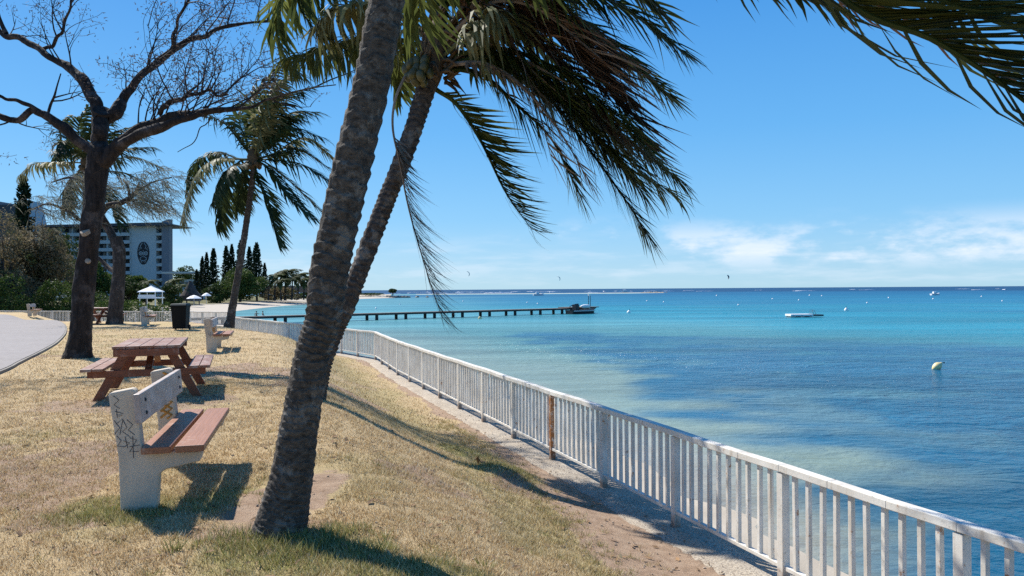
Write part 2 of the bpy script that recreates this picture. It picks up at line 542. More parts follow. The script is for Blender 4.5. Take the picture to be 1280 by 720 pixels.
# paved path, a few millimetres proud, with a thin concrete edging
t = NT('grey_path_paving')
pos = t.coord()
br = t.new('ShaderNodeTexBrick', Scale=4.5, Mortar__Size=.012, Color1=(.22, .195, .185, 1), Color2=(.34, .305, .28, 1), Mortar=(.12, .11, .1, 1))
t.link(pos, br.inputs['Vector'])
n1 = t.noise(.6, 5, .6, pos); n2 = t.noise(70, 3, .7, pos)
c = t.mix(.35, br.outputs['Color'], t.ramp(n1, [(.3, (.22, .2, .19)), (.7, (.33, .3, .285))]))
c = t.mix(.25, c, t.ramp(n2, [(.3, (.16, .15, .14)), (.7, (.4, .37, .35))]))
t.color(c); t.rough(.9); t.spec(.2); t.bump(n2, .3, .004)
M['path'] = t.m
vs = []; K = 40
for p, q in zip(PATH2, [PATH2[1]] + PATH2[1:]):
    for k in range(K):
        xx = p.x + (-80 - p.x) * (k / (K - 1)) ** 1.4
        yy = p.y + (min(max(p.y, 6), 58) * 1.0 - p.y) * k / (K - 1)
        vs.append((xx, yy, 0))
vs = np.array(vs)
vs[:, 2] = ground_z(vs[:, 0], vs[:, 1]) + .06
pf = grid_faces(len(PATH2), K)
path = np_mesh('path', vs, pf, np.full(len(pf), 4), M['path'])
tag(path, 'grey paved footpath curving along the lawn', 'path', kind='structure')
mb = MB()
for a, b in zip(PATH2[:-1], PATH2[1:]):
    mb.bar((a.x, a.y, gz(a.x, a.y) + .0), (b.x, b.y, gz(b.x, b.y) + .0), .11, .1)
tag(mb.build('path_edging', M['stone']), 'thin concrete edging of the footpath', 'edging', kind='structure')

# seawall cap (the rough concrete strip under the railing) and its face
def offset_line(line, o):
    out = []
    for i, p in enumerate(line):
        d1 = (line[i] - line[i - 1]).normalized() if i else (line[1] - line[0]).normalized()
        d2 = (line[i + 1] - line[i]).normalized() if i < len(line) - 1 else d1
        n1_, n2_ = V((-d1.y, d1.x)), V((-d2.y, d2.x))
        n = (n1_ + n2_)
        n = n / max(.3, n.dot(n1_))
        out.append(p + n * o)
    return out
def resample(line, step):
    out = []
    for a, b in zip(line[:-1], line[1:]):
        n = max(1, int((b - a).length / step))
        out += [a.lerp(b, i / n) for i in range(n)]
    return out + [line[-1]]
t = NT('rough_seawall_concrete')
pos = t.coord()
n1 = t.noise(2.2, 5, .65, pos); n2 = t.noise(38, 5, .75, pos)
vo = t.new('ShaderNodeTexVoronoi', Scale=30); t.link(pos, vo.inputs['Vector'])
c = t.ramp(n1, [(.3, (.4, .335, .26)), (.7, (.56, .49, .39))])
c = t.mix(t.ramp(n2, [(.42, .75), (.52, 0.0)]), c, (.2, .16, .125))
c = t.mix(t.ramp(vo.outputs['Distance'], [(.08, .6), (.2, 0.0)]), c, (.24, .2, .16))
t.color(c); t.rough(.95); t.spec(.15); t.bump(n2, .9, .02)
M['seawall'] = t.m
base = resample(FENCE, .25)
offs = [(.41, -.25), (.39, .012), (.28, .03), (.15, .03), (-.1, .03), (-.3, .03), (-.34, -.02), (-.42, -1.2), (-.5, -2.2)]
lines = [resample_ for resample_ in []]
OL = offset_line(base, 1.0)
vs = []
for p, q in zip(base, OL):
    n = q - p
    for o, z in offs:
        w = .0
        if o >= .39: w = .2 * (float(fbm(p.x * 1.6, p.y * 1.6, 0, 3, 14)) - .55)
        zz = z + (.018 * (float(vnoise(p.x * 3, p.y * 3 + o * 7, 0, 5)) - .5) if -.3 < o < .6 else 0)
        vs.append((p.x + n.x * (o + w), p.y + n.y * (o + w), zz))
sf = grid_faces(len(base), len(offs))[:, ::-1]
tag(np_mesh('seawall', vs, sf, np.full(len(sf), 4), M['seawall'], smooth=False), 'rough pale concrete seawall strip carrying the railing', 'seawall', kind='structure')

# sand under the wall
t = NT('beach_sand')
pos = t.coord()
n1 = t.noise(.7, 5, .6, pos); n2 = t.noise(20, 5, .7, pos)
c = t.ramp(n1, [(.3, (.36, .31, .24)), (.7, (.48, .42, .335))])
c = t.mix(t.ramp(n2, [(.7, 0.0), (.76, .8)]), c, (.2, .17, .13))
t.color(c); t.rough(.9); t.spec(.2); t.bump(n2, .4, .02)
M['sand'] = t.m
vs = []
near = resample([FENCE[0], FENCE[1], FENCE[2], FENCE[3], FENCE[4], FENCE[5]], .6)
NO = offset_line(near, 1.0)
oo = [-.3, -1, -1.6, -2.2, -2.7, -3.2, -3.7, -4.2, -4.7, -5.2, -6, -7, -10, -16]
for p, q in zip(near, NO):
    n = q - p
    for o in oo:
        z = -1.08 - .09 * float(smooth01(11, 4, q.y)) + o * .09 + .22 * (float(fbm(p.x * .5 + o * .35, p.y * .5, 0, 3, 8)) - .5)
        vs.append((p.x + n.x * o, p.y + n.y * o, z))
sf = grid_faces(len(near), len(oo))[:, ::-1]
tag(np_mesh('beach', vs, sf, np.full(len(sf), 4), M['sand'], smooth=True), 'narrow pale sand beach below the seawall', 'beach', kind='structure')

# far land with its white beach
lx = axis([(-420, -110, 8), (-110, -18, 1.6)]); ly = axis([(50, 230, 2.2), (230, 450, 3.2)])
LX, LY = np.meshgrid(lx, ly, indexing='ij')
c_ = sdist(LX, LY, COAST)
fd = sdist(LX, LY, FENCE)
LZ = SEA + np.clip(c_ * .055, -2.5, 1.25) + (fbm(LX * .1, LY * .1, 0, 3, 3) - .5) * .3 * smooth01(4, 20, c_)
LZ = np.where(fd > -.6, np.minimum(LZ, -1.0), LZ)
lf = grid_faces(len(lx), len(ly))
lf = lf[(c_.ravel()[lf] > -12).any(1)]
t = NT('far_land')
pos = t.coord(); n1 = t.noise(.3, 5, .6, pos); n2 = t.noise(2.5, 5, .6, pos)
sand = t.ramp(n2, [(.3, (.4, .35, .28)), (.7, (.52, .46, .38))])
gr = t.ramp(n1, [(.3, (.07, .075, .03)), (.7, (.2, .18, .09))])
c = t.mix(t.ramp(t.math('ADD', t.math('MULTIPLY', t.attr('coast'), .02), t.math('MULTIPLY', t.math('SUBTRACT', n1, .5), .3)), [(.26, 0.0), (.36, 1.0)]), sand, gr)
t.color(c); t.rough(.95); t.spec(.1)
tag(np_mesh('far_shore', np.stack([LX, LY, LZ], -1).reshape(-1, 3), lf, np.full(len(lf), 4), t.m, {'coast': c_.ravel()}, True), 'far shore with white beach and planted land', 'shore', kind='structure')

# ------------------------------------------------------------------ sea
ang = np.concatenate([np.radians(np.linspace(-62, 50, 420)), np.radians(np.linspace(50, 298, 90))[1:]])
rad = np.concatenate([[.5, 2.5], 4.0 * 1.024 ** np.arange(0, 262), [3000, 5000, 9000, 16000, 30000]])
rad = np.unique(rad)
A, R_ = np.meshgrid(ang, rad, indexing='ij')
SX, SY = R_ * np.sin(A), R_ * np.cos(A)
ds_f = -sdist(SX, SY, FENCE[:6]) - np.interp(SY, [2, 5, 12, 30], [2.8, 3.1, 3.9, 4.4])
ds_c = -sdist(SX, SY, COAST)
dsh = np.minimum(ds_f, ds_c)
w1 = fbm(SX * .09, SY * .09, 0, 4, 61) - .5
w2 = fbm(SX * .5, SY * .5, 0, 4, 62) - .5
w3 = fbm(SX * .012, SY * .03, 0, 4, 63) - .5
def C(*c): return np.array(c)
sandw, pale, teal, bed, turq, mid, deep = C(.34, .31, .25), C(.19, .25, .2), C(.07, .21, .205), C(.009, .095, .172), C(.009, .19, .25), C(.006, .115, .205), C(.003, .034, .095)
def mixc(a, b, f): return a + (b - a) * f[..., None]
col = np.zeros(SX.shape + (3,)) + sandw
ww = dsh + w1 * 5 + w2 * 1.5
col = mixc(col, pale, smooth01(-.2, 4.0, ww))
col = mixc(col, teal, smooth01(5, 22, ww))
col = mixc(col, turq, smooth01(25, 60, ww + w1 * 12))
col = mixc(col, turq * .92 + mid * .08, smooth01(60, 110, R_ + w3 * 60))
col = mixc(col, mid, smooth01(110, 240, R_ + w3 * 130) * .85)
# pale shallows in the bay on the left
bay = smooth01(75, 15, ds_c + w1 * 14) * smooth01(60, 90, SY)
col = mixc(col, C(.12, .28, .27), bay * .75)
# seagrass bed
lowx = np.interp(SY, [0, 6, 11, 16.5, 23.8, 34.8, 48, 79, 120], [9.2, 8.5, 7.6, 6.5, 5.8, 5.1, 4.2, -5.5, -18])
upy = np.interp(SX, [-20, 4.4, 15, 20.8, 34, 60, 120], [80, 71, 65, 57, 52, 47, 42])
w4 = fbm(SX * .22, SY * .5, 0, 4, 64) - .5
gb = smooth01(-1.3, 2.4, SX - lowx + w1 * 8 + w2 * 3 + w4 * 6 - .06 * np.maximum(SY - 20, 0)) * smooth01(4.5, -4.5, SY - upy + w1 * 14 + w2 * 5 + w4 * 8)
pat = .62 + .38 * smooth01(-.22, .12, w2 * .7 + w1 * .6 + w4 * .7)
col = mixc(col, bed, gb * pat)
# dark weed patches out in the turquoise
wp = smooth01(.12, .2, w3) * smooth01(75, 100, R_) * smooth01(420, 300, R_)
col = mixc(col, mid, wp * .5)
# sandbar and deep water beyond the reef
th = np.degrees(A)
barf = smooth01(585, 630, R_ + w3 * 60) * smooth01(735, 680, R_ + w3 * 60) * smooth01(11, 8.5, th) * smooth01(-24, -14, th)
col = mixc(col, C(.008, .085, .18), smooth01(240, 560, R_) * .8)
col = mixc(col, deep, smooth01(620, 1000, R_))
col = mixc(col, C(.17, .33, .3), barf)
Zs = np.full(SX.shape, SEA)
sfc = grid_faces(len(ang), len(rad))
t = NT('sea_water')
geo = t.new('ShaderNodeNewGeometry')
posn = geo.outputs['Position']
mp = t.new('ShaderNodeMapping'); mp.inputs['Scale'].default_value = (.75, 1.25, 1); mp.inputs['Rotation'].default_value = (0, 0, .25)
t.link(posn, mp.inputs['Vector']); pv = mp.outputs['Vector']
wa = t.noise(1.15, 5, .6, pv, .6); wb = t.noise(.34, 4, .55, pv, .4); wc = t.noise(4.5, 4, .6, pv, .3)
st = t.new('ShaderNodeMapping'); st.inputs['Scale'].default_value = (.03, .16, 1)
t.link(posn, st.inputs['Vector'])
streak = t.noise(1.0, 5, .6, st.outputs['Vector'])
ca = t.attr('water', 'Color')
c = t.mix(1.0, ca, t.ramp(streak, [(.3, .66), (.7, 1.3)]), 'MULTIPLY')
t.color(c)
dst = t.attr('range')
h = t.math('ADD', t.math('ADD', t.math('MULTIPLY', wa, 1.0), t.math('MULTIPLY', wb, 1.3)), t.math('MULTIPLY', wc, .3))
stg = t.math('MULTIPLY', t.math('MINIMUM', t.math('DIVIDE', 34.0, dst), .8), t.attr('calm'))
t.bump(h, stg, .6)
t.rough(t.ramp(t.math('MULTIPLY', dst, .002), [(0.0, .2), (.25, .3), (1.0, .42)]))
t.b.inputs['IOR'].default_value = 1.33
t.spec(.26)
M['sea'] = t.m
sea = np_mesh('sea', np.stack([SX, SY, Zs], -1).reshape(-1, 3), sfc, np.full(len(sfc), 4), M['sea'], {'calm': (.35 + .65 * smooth01(1, 16, dsh)).ravel(), 'water': col.reshape(-1, 3), 'range': R_.ravel()}, True)
tag(sea, 'turquoise and deep blue lagoon water', 'sea', kind='structure')
# white water breaking along the reef
mb = MB()
rr = random.Random(5)
for k in range(46):
    u = rr.uniform(470, 830) if k < 34 else rr.uniform(830, 1270)
    v0 = 361.2 - (u - 640) * .0065
    y = rr.uniform(760, 1300)
    x = (u - 640) / F * y
    w = rr.uniform(4, 26); n = 7
    pts = [(x + w * (i / (n - 1) - .5), y + rr.uniform(-3, 3), SEA + .05) for i in range(n)]
    mb.tube(pts, [max(.08, (.35 + .35 * rr.random()) * math.sin(PI * (i + .5) / n)) for i in range(n)], 6)
tag(mb.build('breakers', M['foam'], smooth=True), 'thin white breakers along the outer reef', 'breakers', kind='stuff')

# ------------------------------------------------------------------ grass
def blades(n, ylo, yhi, hgt, wid, seed, keepf):
    r = np.random.default_rng(seed)
    yy = ylo + (yhi - ylo) * r.random(n * 2) ** 1.0
    xx = (r.random(n * 2) * 1.5 - 1.0) * yy * .8
    d = sdist(xx, yy, FENCE)
    dp = dpath(xx, yy)
    g = green_field(xx, yy)
    dd = smooth01(.22, -.16, d - dirt_w(yy) + (fbm(xx * 1.3, yy * 1.3, 0, 4, 31) - .5) * .7)
    for ax, ay, rx, ry, k in ((-1.62, 5.6, .38, 1.15, 1.0), (-5.1, 10.2, 1.7, 1.0, .5), (-1.5, 4.75, .45, .3, .5), (-8.6, 9.3, 1.6, .7, .5)):
        q = ((xx - ax) / rx) ** 2 + ((yy - ay) / ry) ** 2
        dd = np.maximum(dd, k * smooth01(1.2, .5, q))
    clump = smooth01(.32, .6, fbm(xx * 6, yy * 6, 0, 2, 71))
    ok = (d > .42) & (dp < -.12) & (r.random(n * 2) > dd * 1.02) & (r.random(n * 2) < .35 + .65 * clump)
    xx, yy, g = xx[ok][:n], yy[ok][:n], g[ok][:n]
    n = len(xx)
    zz = ground_z(xx, yy)
    h = hgt * (.4 + .9 * r.random(n)) * (1 + .5 * g)
    a = r.random(n) * 2 * PI; lean = .3 + .9 * r.random(n)
    w = wid * (.6 + .8 * r.random(n))
    b = r.random(n) * 2 * PI
    tipx = xx + np.cos(a) * lean * h; tipy = yy + np.sin(a) * lean * h
    p0 = np.stack([xx + np.cos(b) * w, yy + np.sin(b) * w, zz - .006], -1)
    p1 = np.stack([xx - np.cos(b) * w, yy - np.sin(b) * w, zz - .006], -1)
    p2 = np.stack([tipx, tipy, zz + h], -1)
    vs = np.stack([p0, p1, p2], 1).reshape(-1, 3)
    gg = np.clip(g * (.05 + 1.0 * r.random(n)) + .12 * (r.random(n) - .4), 0, 1)
    return vs, np.repeat(gg, 3), np.repeat(r.random(n), 3)
def tufts(spots, seed):
    r = np.random.default_rng(seed); V_, G_, T_ = [], [], []
    for x, y, h, g, n in spots:
        a = r.random(n) * 6.283; q = np.abs(r.normal(size=n)) * .035
        bx, by = x + np.cos(a) * q, y + np.sin(a) * q
        z = ground_z(bx, by); hh = h * (.5 + .7 * r.random(n)); w = .0022 + .0025 * r.random(n)
        ln = .25 + .8 * r.random(n); a2 = a + r.normal(size=n) * .6; b_ = r.random(n) * 6.283
        p0 = np.stack([bx + np.cos(b_) * w, by + np.sin(b_) * w, z - .01], -1); p1 = np.stack([bx - np.cos(b_) * w, by - np.sin(b_) * w, z - .01], -1)
        p2 = np.stack([bx + np.cos(a2) * ln * hh, by + np.sin(a2) * ln * hh, z + hh], -1)
        V_.append(np.stack([p0, p1, p2], 1).reshape(-1, 3)); G_.append(np.repeat(np.clip(g * (.5 + .7 * r.random(n)), 0, 1), 3)); T_.append(np.repeat(r.random(n), 3))
    return np.concatenate(V_), np.concatenate(G_), np.concatenate(T_)
rt = random.Random(31); spots = []
for cx_, cy_, rx_, ry_, n_, h_, g_ in ((-1.2, 4.5, .33, .14, 70, .075, 1), (-1.66, 4.62, .1, .1, 14, .05, .8), (-2.72, 5.12, .22, .1, 34, .05, .9), (-2.45, 5.16, .16, .1, 18, .045, .9), (-.9, 4.3, .4, .2, 30, .05, .9), (-.25, 9.75, .3, .2, 40, .06, .8), (-2.0, 5.5, .3, .3, 26, .04, .7)):
    for k_ in range(n_): spots.append((cx_ + rt.gauss(0, rx_), cy_ + rt.gauss(0, ry_), h_ * rt.uniform(.6, 1.2), g_, 26))
for k_ in range(900):
    y_ = 3.4 + 10 * rt.random() ** 1.3; x_ = rt.uniform(-.75, .42) * y_
    if fl(y_) - x_ < .75 or (abs(x_ + 1.62) < .4 and abs(y_ - 5.6) < 1): continue
    gf = float(green_field(np.array([x_]), np.array([y_]))[0])
    spots.append((x_, y_, rt.uniform(.022, .05), min(1, gf * 1.2 + (.6 if rt.random() < .12 else 0)), 22))
for k_ in range(420):
    y_ = 3.6 + 11 * rt.random() ** 1.2; d_ = float(dirt_w(y_)) + rt.gauss(.12, .16)
    if d_ < .5: continue
    spots.append((fl(y_) - d_ * 1.06, y_, rt.uniform(.03, .065), rt.choice((.15, .5, .8)), 24))
parts = [tufts(spots, 9), blades(190000, 3.0, 6.8, .022, .0026, 1, None), blades(150000, 6.8, 13, .026, .0036, 2, None), blades(90000, 13, 32, .035, .007, 3, None)]
vs = np.concatenate([p[0] for p in parts]); gg = np.concatenate([p[1] for p in parts]); tt = np.concatenate([p[2] for p in parts])
t = NT('grass_blades')
tv = t.attr('tint')
dry = t.ramp(tv, [(0, (.22, .13, .06)), (.3, (.46, .32, .16)), (.6, (.63, .48, .27)), (.85, (.78, .65, .42)), (1, (.9, .82, .62))])
gre = t.ramp(tv, [(0, (.1, .13, .03)), (.5, (.24, .25, .07)), (1, (.42, .4, .15))])
gc = t.mix(t.attr('green'), dry, gre); t.color(gc); t.rough(.7); t.spec(.2)
tr_ = t.new('ShaderNodeBsdfTranslucent'); t.link(gc, tr_.inputs['Color'])
ms_ = t.new('ShaderNodeMixShader'); ms_.inputs[0].default_value = .25
t.link(t.b.outputs[0], ms_.inputs[1]); t.link(tr_.outputs[0], ms_.inputs[2]); t.link(ms_.outputs[0], t.out.inputs['Surface'])
nv = len(vs)
tag(np_mesh('grass', vs, np.arange(nv), np.full(nv // 3, 3), t.m, {'green': gg, 'tint': tt}), 'short dry straw coloured grass with green tufts on the lawn', 'grass', kind='stuff')

# ------------------------------------------------------------------ railing
def unit_box(name, w, d, h, mat, bev=.003):
    mb = MB(); mb.box((0, 0, h / 2), (w, d, h)); o = mb.build(name, mat, bevel=bev); return o
NEARP = []
def railing(a, b, label, npick, group='white railings along the seafront', rusty=(), near_first=True, post_from=0.0, skip_last=False):
    L = (b - a).length; dirv = (b - a) / L
    rz = math.atan2(dirv.y, dirv.x)
    mid = a.lerp(b, .5)
    root = thing('white_railing', label, 'railing', (a.x, a.y, .02), rz, group)
    npan = max(1, round(L / 1.683)); sp = L / npan
    rail = MB()
    nseg = npan * 3
    pts = []
    for i in range(nseg + 1):
        wob = .006 * math.sin(i * 1.7) + .004 * math.sin(i * .6 + 1)
        pts.append((L * i / nseg, wob * .6, 1.0 + wob))
    for p, q in zip(pts[:-1], pts[1:]): rail.bar(p, q, .092, .062)
    rail.build('top_rail', M['fence'], root, bevel=.006)
    br_ = MB(); br_.bar((0, 0, .165), (L, 0, .165), .05, .036)
    br_.build('bottom_rail', M['fence'], root, bevel=.004)
    pm = MB(); pm.box((0, 0, .475), (.075, .075, .97)); proto = pm.build('post', M['fence'], root, bevel=.004)
    first = True
    for i in range(npan + (0 if skip_last else 1)):
        if first: o = proto; first = False
        else:
            o = proto.copy(); COL.objects.link(o); o.parent = root
        o.location = (i * sp, 0.001, 0)
        if i in rusty:
            o.data = o.data.copy(); o.data.materials[0] = M['rusty']; o['label'] = 'rusty brown post'
    # pickets
    km = MB(); km.box((0, 0, .577), (.036, .038, .79))
    poss = []
    for i in range(npan):
        for k in range(1, 11):
            poss.append(i * sp + sp * k / 11)
    wp_ = [(math.hypot(a.x + dirv.x * x, a.y + dirv.y * x), x) for x in poss if (a.y + dirv.y * x) > 2.2]
    wp_.sort()
    ind = [x for _, x in wp_[:npick]]
    rest = [x for x in poss if x not in set(ind)]
    rr = random.Random(int(L * 100))
    proto = None
    for x in ind:
        if proto is None:
            proto = km.build('picket', M['fence'], root, bevel=.003); o = proto
        else:
            o = proto.copy(); COL.objects.link(o); o.parent = root
        o.location = (x + rr.uniform(-.004, .004), rr.uniform(-.003, .003), 0)
        o.rotation_euler = (rr.uniform(-.006, .006), rr.uniform(-.007, .007), rr.uniform(-.06, .06))
    if rest:
        rm = MB()
        for x in rest: rm.box((x, 0, .577), (.036, .038, .79))
        tag(rm.build('picket', M['fence'], root), kind='stuff')
    return root
f = FENCE
Lr = (f[1] - f[0]).length
sp0 = Lr / round(Lr / 1.683)
# the rusty post stands where the photo shows it
yr = 4325 / (715 - 312)
ir = round(((yr - f[0].y) / (f[1].y - f[0].y)) * Lr / sp0)
railing(f[0], f[1], 'long white railing with a rusty post running beside the bare dirt strip', 100, rusty=(ir,), skip_last=True)
railing(f[1], f[2], 'short white railing section bending between two corners beyond the leaning trunk', 60, skip_last=True)
railing(f[2], f[3], 'white railing section seen just left and right of the big leaning trunk', 60, skip_last=True)
railing(f[3], f[4], 'white railing section ending at the foot of the middle coconut palm', 80, skip_last=True)
railing(f[4], f[5], 'white railing section seen end on behind the middle coconut palm', 60, skip_last=True)
railing(f[5], f[6], 'white railing section directly behind the dark wheelie bin', 60, skip_last=True)
railing(f[6], f[7], 'far white railing behind the bench and second picnic table', 100, skip_last=True)
railing(f[7], f[8], 'farthest white railing beyond the curve of the paved path', 100)
# ------------------------------------------------------------------ palms
LK = 1.3; WK = 2.05
def frond(ctrl, n=64, L=.8, wind=(.9, -.1, -.1), windk=.6, droop=.5, seed=0, width=.02, base=.16, sides=(1, -1), stalk=.03, gap=.0, seg=3, lateral=1.0, tipL=.58, jit=1.0):
    rr = random.Random(seed)
    K = 36
    Pn = catmull(ctrl, K)
    mb = MB()
    mb.tube(Pn, [stalk * (1 - i / (K - 1)) ** .8 + .003 for i in range(K)], 5, False)
    wv = V(wind); wv.normalize()
    cum = [0]
    for p, q in zip(Pn[:-1], Pn[1:]): cum.append(cum[-1] + (q - p).length)
    tot = cum[-1]
    vs = mb.v; fs = mb.f
    k = 0
    for i in range(n):
        t = base + (1 - base) * (i + rr.uniform(-.3, .3)) / (n - 1)
        t = min(max(t, 0), 1)
        dd = t * tot
        k = 0
        while k < K - 2 and cum[k + 1] < dd: k += 1
        s = (dd - cum[k]) / max(1e-6, cum[k + 1] - cum[k])
        p = Pn[k].lerp(Pn[k + 1], s)
        T = (Pn[k + 1] - Pn[k]).normalized()
        S = T.cross(V((0, 0, 1)))
        if S.length < .15: S = T.cross(V((0, 1, 0)))
        S.normalize(); N = S.cross(T)
        prof = (.45 + .55 * min(1, (t - base) / .25)) if t < base + .25 else 1 - (1 - tipL) * ((t - base - .25) / (1 - base - .25)) ** 1.6
        for sg in sides:
            if rr.random() < gap: continue
            a = math.radians(66 - 30 * t + rr.uniform(-8, 8) * jit)
            d = T * math.cos(a) + S * (sg * math.sin(a) * lateral) + N * .22
            Lk = L * LK * prof * rr.uniform(.7, 1.12)
            hw = width * WK * rr.uniform(.7, 1.15) * (.6 + .4 * prof)
            wk = windk * .72 * max(.1, 1 + jit * rr.uniform(-.5, .5)); dr = droop * max(0, 1 + jit * rr.uniform(-.4, .5)); brk = rr.random() < .09 * jit; Lk *= 1 - (.35 * rr.random() if rr.random() < .2 * jit else 0)
            q = p.copy(); row = []
            for j in range(seg + 1):
                f_ = j / seg
                dn = d.normalized()
                W = dn.cross(N)
                if W.length < .1: W = dn.cross(S)
                W.normalize()
                hj = hw * (.55, 1, .72, 0)[j] if seg == 3 else hw * (.7, .9, 0)[j]
                if j == seg: row.append([q])
                else: row.append([q - W * hj, q + W * hj])
                d = dn + (V((rr.uniform(-.12, .12) * jit, rr.uniform(-.12, .12) * jit, -1)) * dr + wv * wk) * (.55 + .5 * f_)
                if brk and j == 0: d = d * .4 + V((.1, 0, -1.1))
                q = q + d.normalized() * (Lk / seg)
            b = len(vs)
            for r_ in row: vs.extend([tuple(x) for x in r_])
            for j in range(seg):
                if j < seg - 1: fs.append((b + 2 * j, b + 2 * j + 1, b + 2 * j + 3, b + 2 * j + 2))
                else: fs.append((b + 2 * j, b + 2 * j + 1, b + 2 * j + 2))
    return mb

def palm_trunk(pts, rads, name, mat, parent, ring=.085, amp=.012, n=40, step=.014, seed=0, rough=.012, lowsoft=0.0):
    """ringed coconut trunk: leaf-scar steps, bark lumps"""
    cum = [0]
    P_ = [V(p) for p in pts]
    dense = catmull(P_, 200)
    tl = sum((q - p).length for p, q in zip(dense[:-1], dense[1:]))
    m = int(tl / step)
    C_ = catmull(P_, m)
    u = np.linspace(0, len(rads) - 1, m)
    R0 = np.interp(u, np.arange(len(rads)), rads)
    s = np.arange(m) * step
    th = np.linspace(0, 2 * PI, n, endpoint=False)
    S_, T_ = np.meshgrid(s, th, indexing='ij')
    cx, cy = np.cos(T_), np.sin(T_)
    wob = (fbm(cx * 1.2 + 5, cy * 1.2, S_ * 2.2, 3, seed) - .5) * 2
    ph = S_ / ring + wob * .9 + fbm(S_ * 1.3, 0 * S_, 0, 2, seed + 4) * 3
    fr = ph - np.floor(ph)
    rid = np.floor(ph)
    ramp_ = np.where(fr < .82, (fr / .82) ** 1.3, 1 - (fr - .82) / .18)
    ra = .5 + vnoise(rid * 3.7, cx * 1.5, cy * 1.5, seed + 8)
    disp = amp * (ramp_ - .4) * ra * (1 - .5 * smooth01(2.6, 1.0, S_) * lowsoft) * (.35 + 1.0 * fbm(cx * 2, cy * 2, S_ * 1.7, 3, seed + 21))
    disp += rough * (fbm(cx * 2.5, cy * 2.5, S_ * 7, 4, seed + 2) - .5) * 2
    disp += rough * .6 * (fbm(cx * 7, cy * 7, S_ * 22, 3, seed + 3) - .5)
    # swollen rooty foot
    foot = smooth01(.35, 0, S_)
    disp += foot * .03 * (fbm(cx * 3, cy * 3, S_ * 2, 3, seed + 5) - .3)
    Rr = R0[:, None] + disp
    Cn = np.array([tuple(p) for p in C_])
    Tn = np.gradient(Cn, axis=0); Tn /= np.linalg.norm(Tn, axis=1)[:, None]
    a = np.cross(Tn, np.array([0, 1.0, 0])); a /= np.linalg.norm(a, axis=1)[:, None]
    b = np.cross(Tn, a)
    vs = Cn[:, None, :] + Rr[..., None] * (a[:, None, :] * cx[..., None] + b[:, None, :] * cy[..., None])
    idx = np.arange(m * n).reshape(m, n)
    i0 = idx[:-1]; i1 = idx[1:]
    fs = np.stack([i0, np.roll(i0, -1, 1), np.roll(i1, -1, 1), i1], -1).reshape(-1, 4)
    v = vs.reshape(-1, 3)
    if parent is not None: v = v - np.array(parent.location)
    return np_mesh(name, v, fs, np.full(len(fs), 4), mat, smooth=False, parent=parent)

def PX(pts, y=None):
    """pixel track -> points; items are (u, v) at depth y, or (u, v, depth)"""
    return [P(p[0], p[1], p[2] if len(p) > 2 else y) for p in pts]

PXF = lambda y: y / F          # metres per photo pixel at depth y

def crown_parts(root, specs, matk='frond', **kw):
    for k, sp_ in enumerate(specs):
        d = dict(kw); d.update(sp_.get('o', {}))
        mat = M[sp_.get('m', matk)]
        o = frond(sp_['c'], seed=k + kw.get('seed0', 0), **{q: v for q, v in d.items() if q != 'seed0'}).build('frond', mat, root, world=True)
        if 'l' in sp_: o['label'] = sp_['l']

# --- the big leaning palm in front
b1 = P(350, 668, 4.75); b1.z = gz(b1.x, b1.y) - .03
palm1 = thing('coconut_palm', 'big rough barked palm trunk leaning right in front, its crown above the frame', 'palm tree', b1)
tr = [(349, 676), (351, 660), (357, 632), (364, 600), (373, 540), (381, 493), (391, 440), (404, 398), (412, 340), (424, 280), (442, 200), (465, 100), (483, 0), (498, -90), (512, -180), (524, -270), (534, -340)]
pts = PX(tr, 4.75)
rads = [.185, .165, .146, .132, .117, .109, .107, .11, .117, .117, .117, .112, .106, .104, .102, .1, .1]
palm_trunk(pts, rads, 'trunk', M['palmbark'], palm1, ring=.07, amp=.0135, n=96, step=.0065, seed=3, rough=.009, lowsoft=1.0)
C1 = pts[-1] + V((0, 0, .15))
sp = [
    dict(c=[C1] + PX([(700, -345, 4.6), (880, -190, 4.5), (1050, -4, 4.4), (1170, 52, 4.3), (1285, 130, 4.2), (1390, 230, 4.1)]), m='frond', o=dict(n=150, L=.85, windk=1.15, droop=.1, wind=(1, -.05, .14), width=.013, stalk=.034, lateral=.42, jit=1.3), l='dark wind torn frond reaching down into the top right corner'),
    dict(c=[C1] + PX([(720, -345, 4.9), (900, -220, 4.9), (1080, -50, 4.9), (1200, 10, 4.9), (1320, 60, 4.9), (1420, 150, 4.9)]), m='frond', o=dict(n=120, L=.85, windk=1.3, droop=.15, wind=(1, -.05, .06), width=.013, stalk=.03, lateral=.45)),
    dict(c=[C1] + PX([(720, -300, 4.7), (900, -150, 4.7), (1060, -6, 4.65), (1150, 30, 4.6), (1230, 90, 4.55)]), m='frondd', o=dict(n=70, L=.38, windk=1.1, droop=.35, wind=(1, -.05, -.1), width=.009, stalk=.02, lateral=.35, gap=.25)),
    dict(c=[C1] + PX([(690, -260, 5.0), (830, -120, 5.1), (920, -40, 5.2), (975, -22, 5.2), (1045, 8, 5.2)]), o=dict(n=80, L=.42, windk=.75, droop=.7, width=.011)),
]
for tx, ty, tz in ((-1.0, 8.3, 5.5), (-.4, 8.0, 6.0), (.3, 7.5, 5.7), (-1.5, 7.8, 6.2), (.0, 8.6, 6.4)):
    e_ = V((tx, ty, tz)); m_ = C1.lerp(e_, .5) + V((0, 0, .9))
    sp.append(dict(c=[C1, C1.lerp(m_, .6) + V((0, 0, .25)), m_, e_.lerp(m_, .4) + V((0, 0, .1)), e_], o=dict(n=70, L=.8, windk=.6, droop=.5)))
rr = random.Random(4)
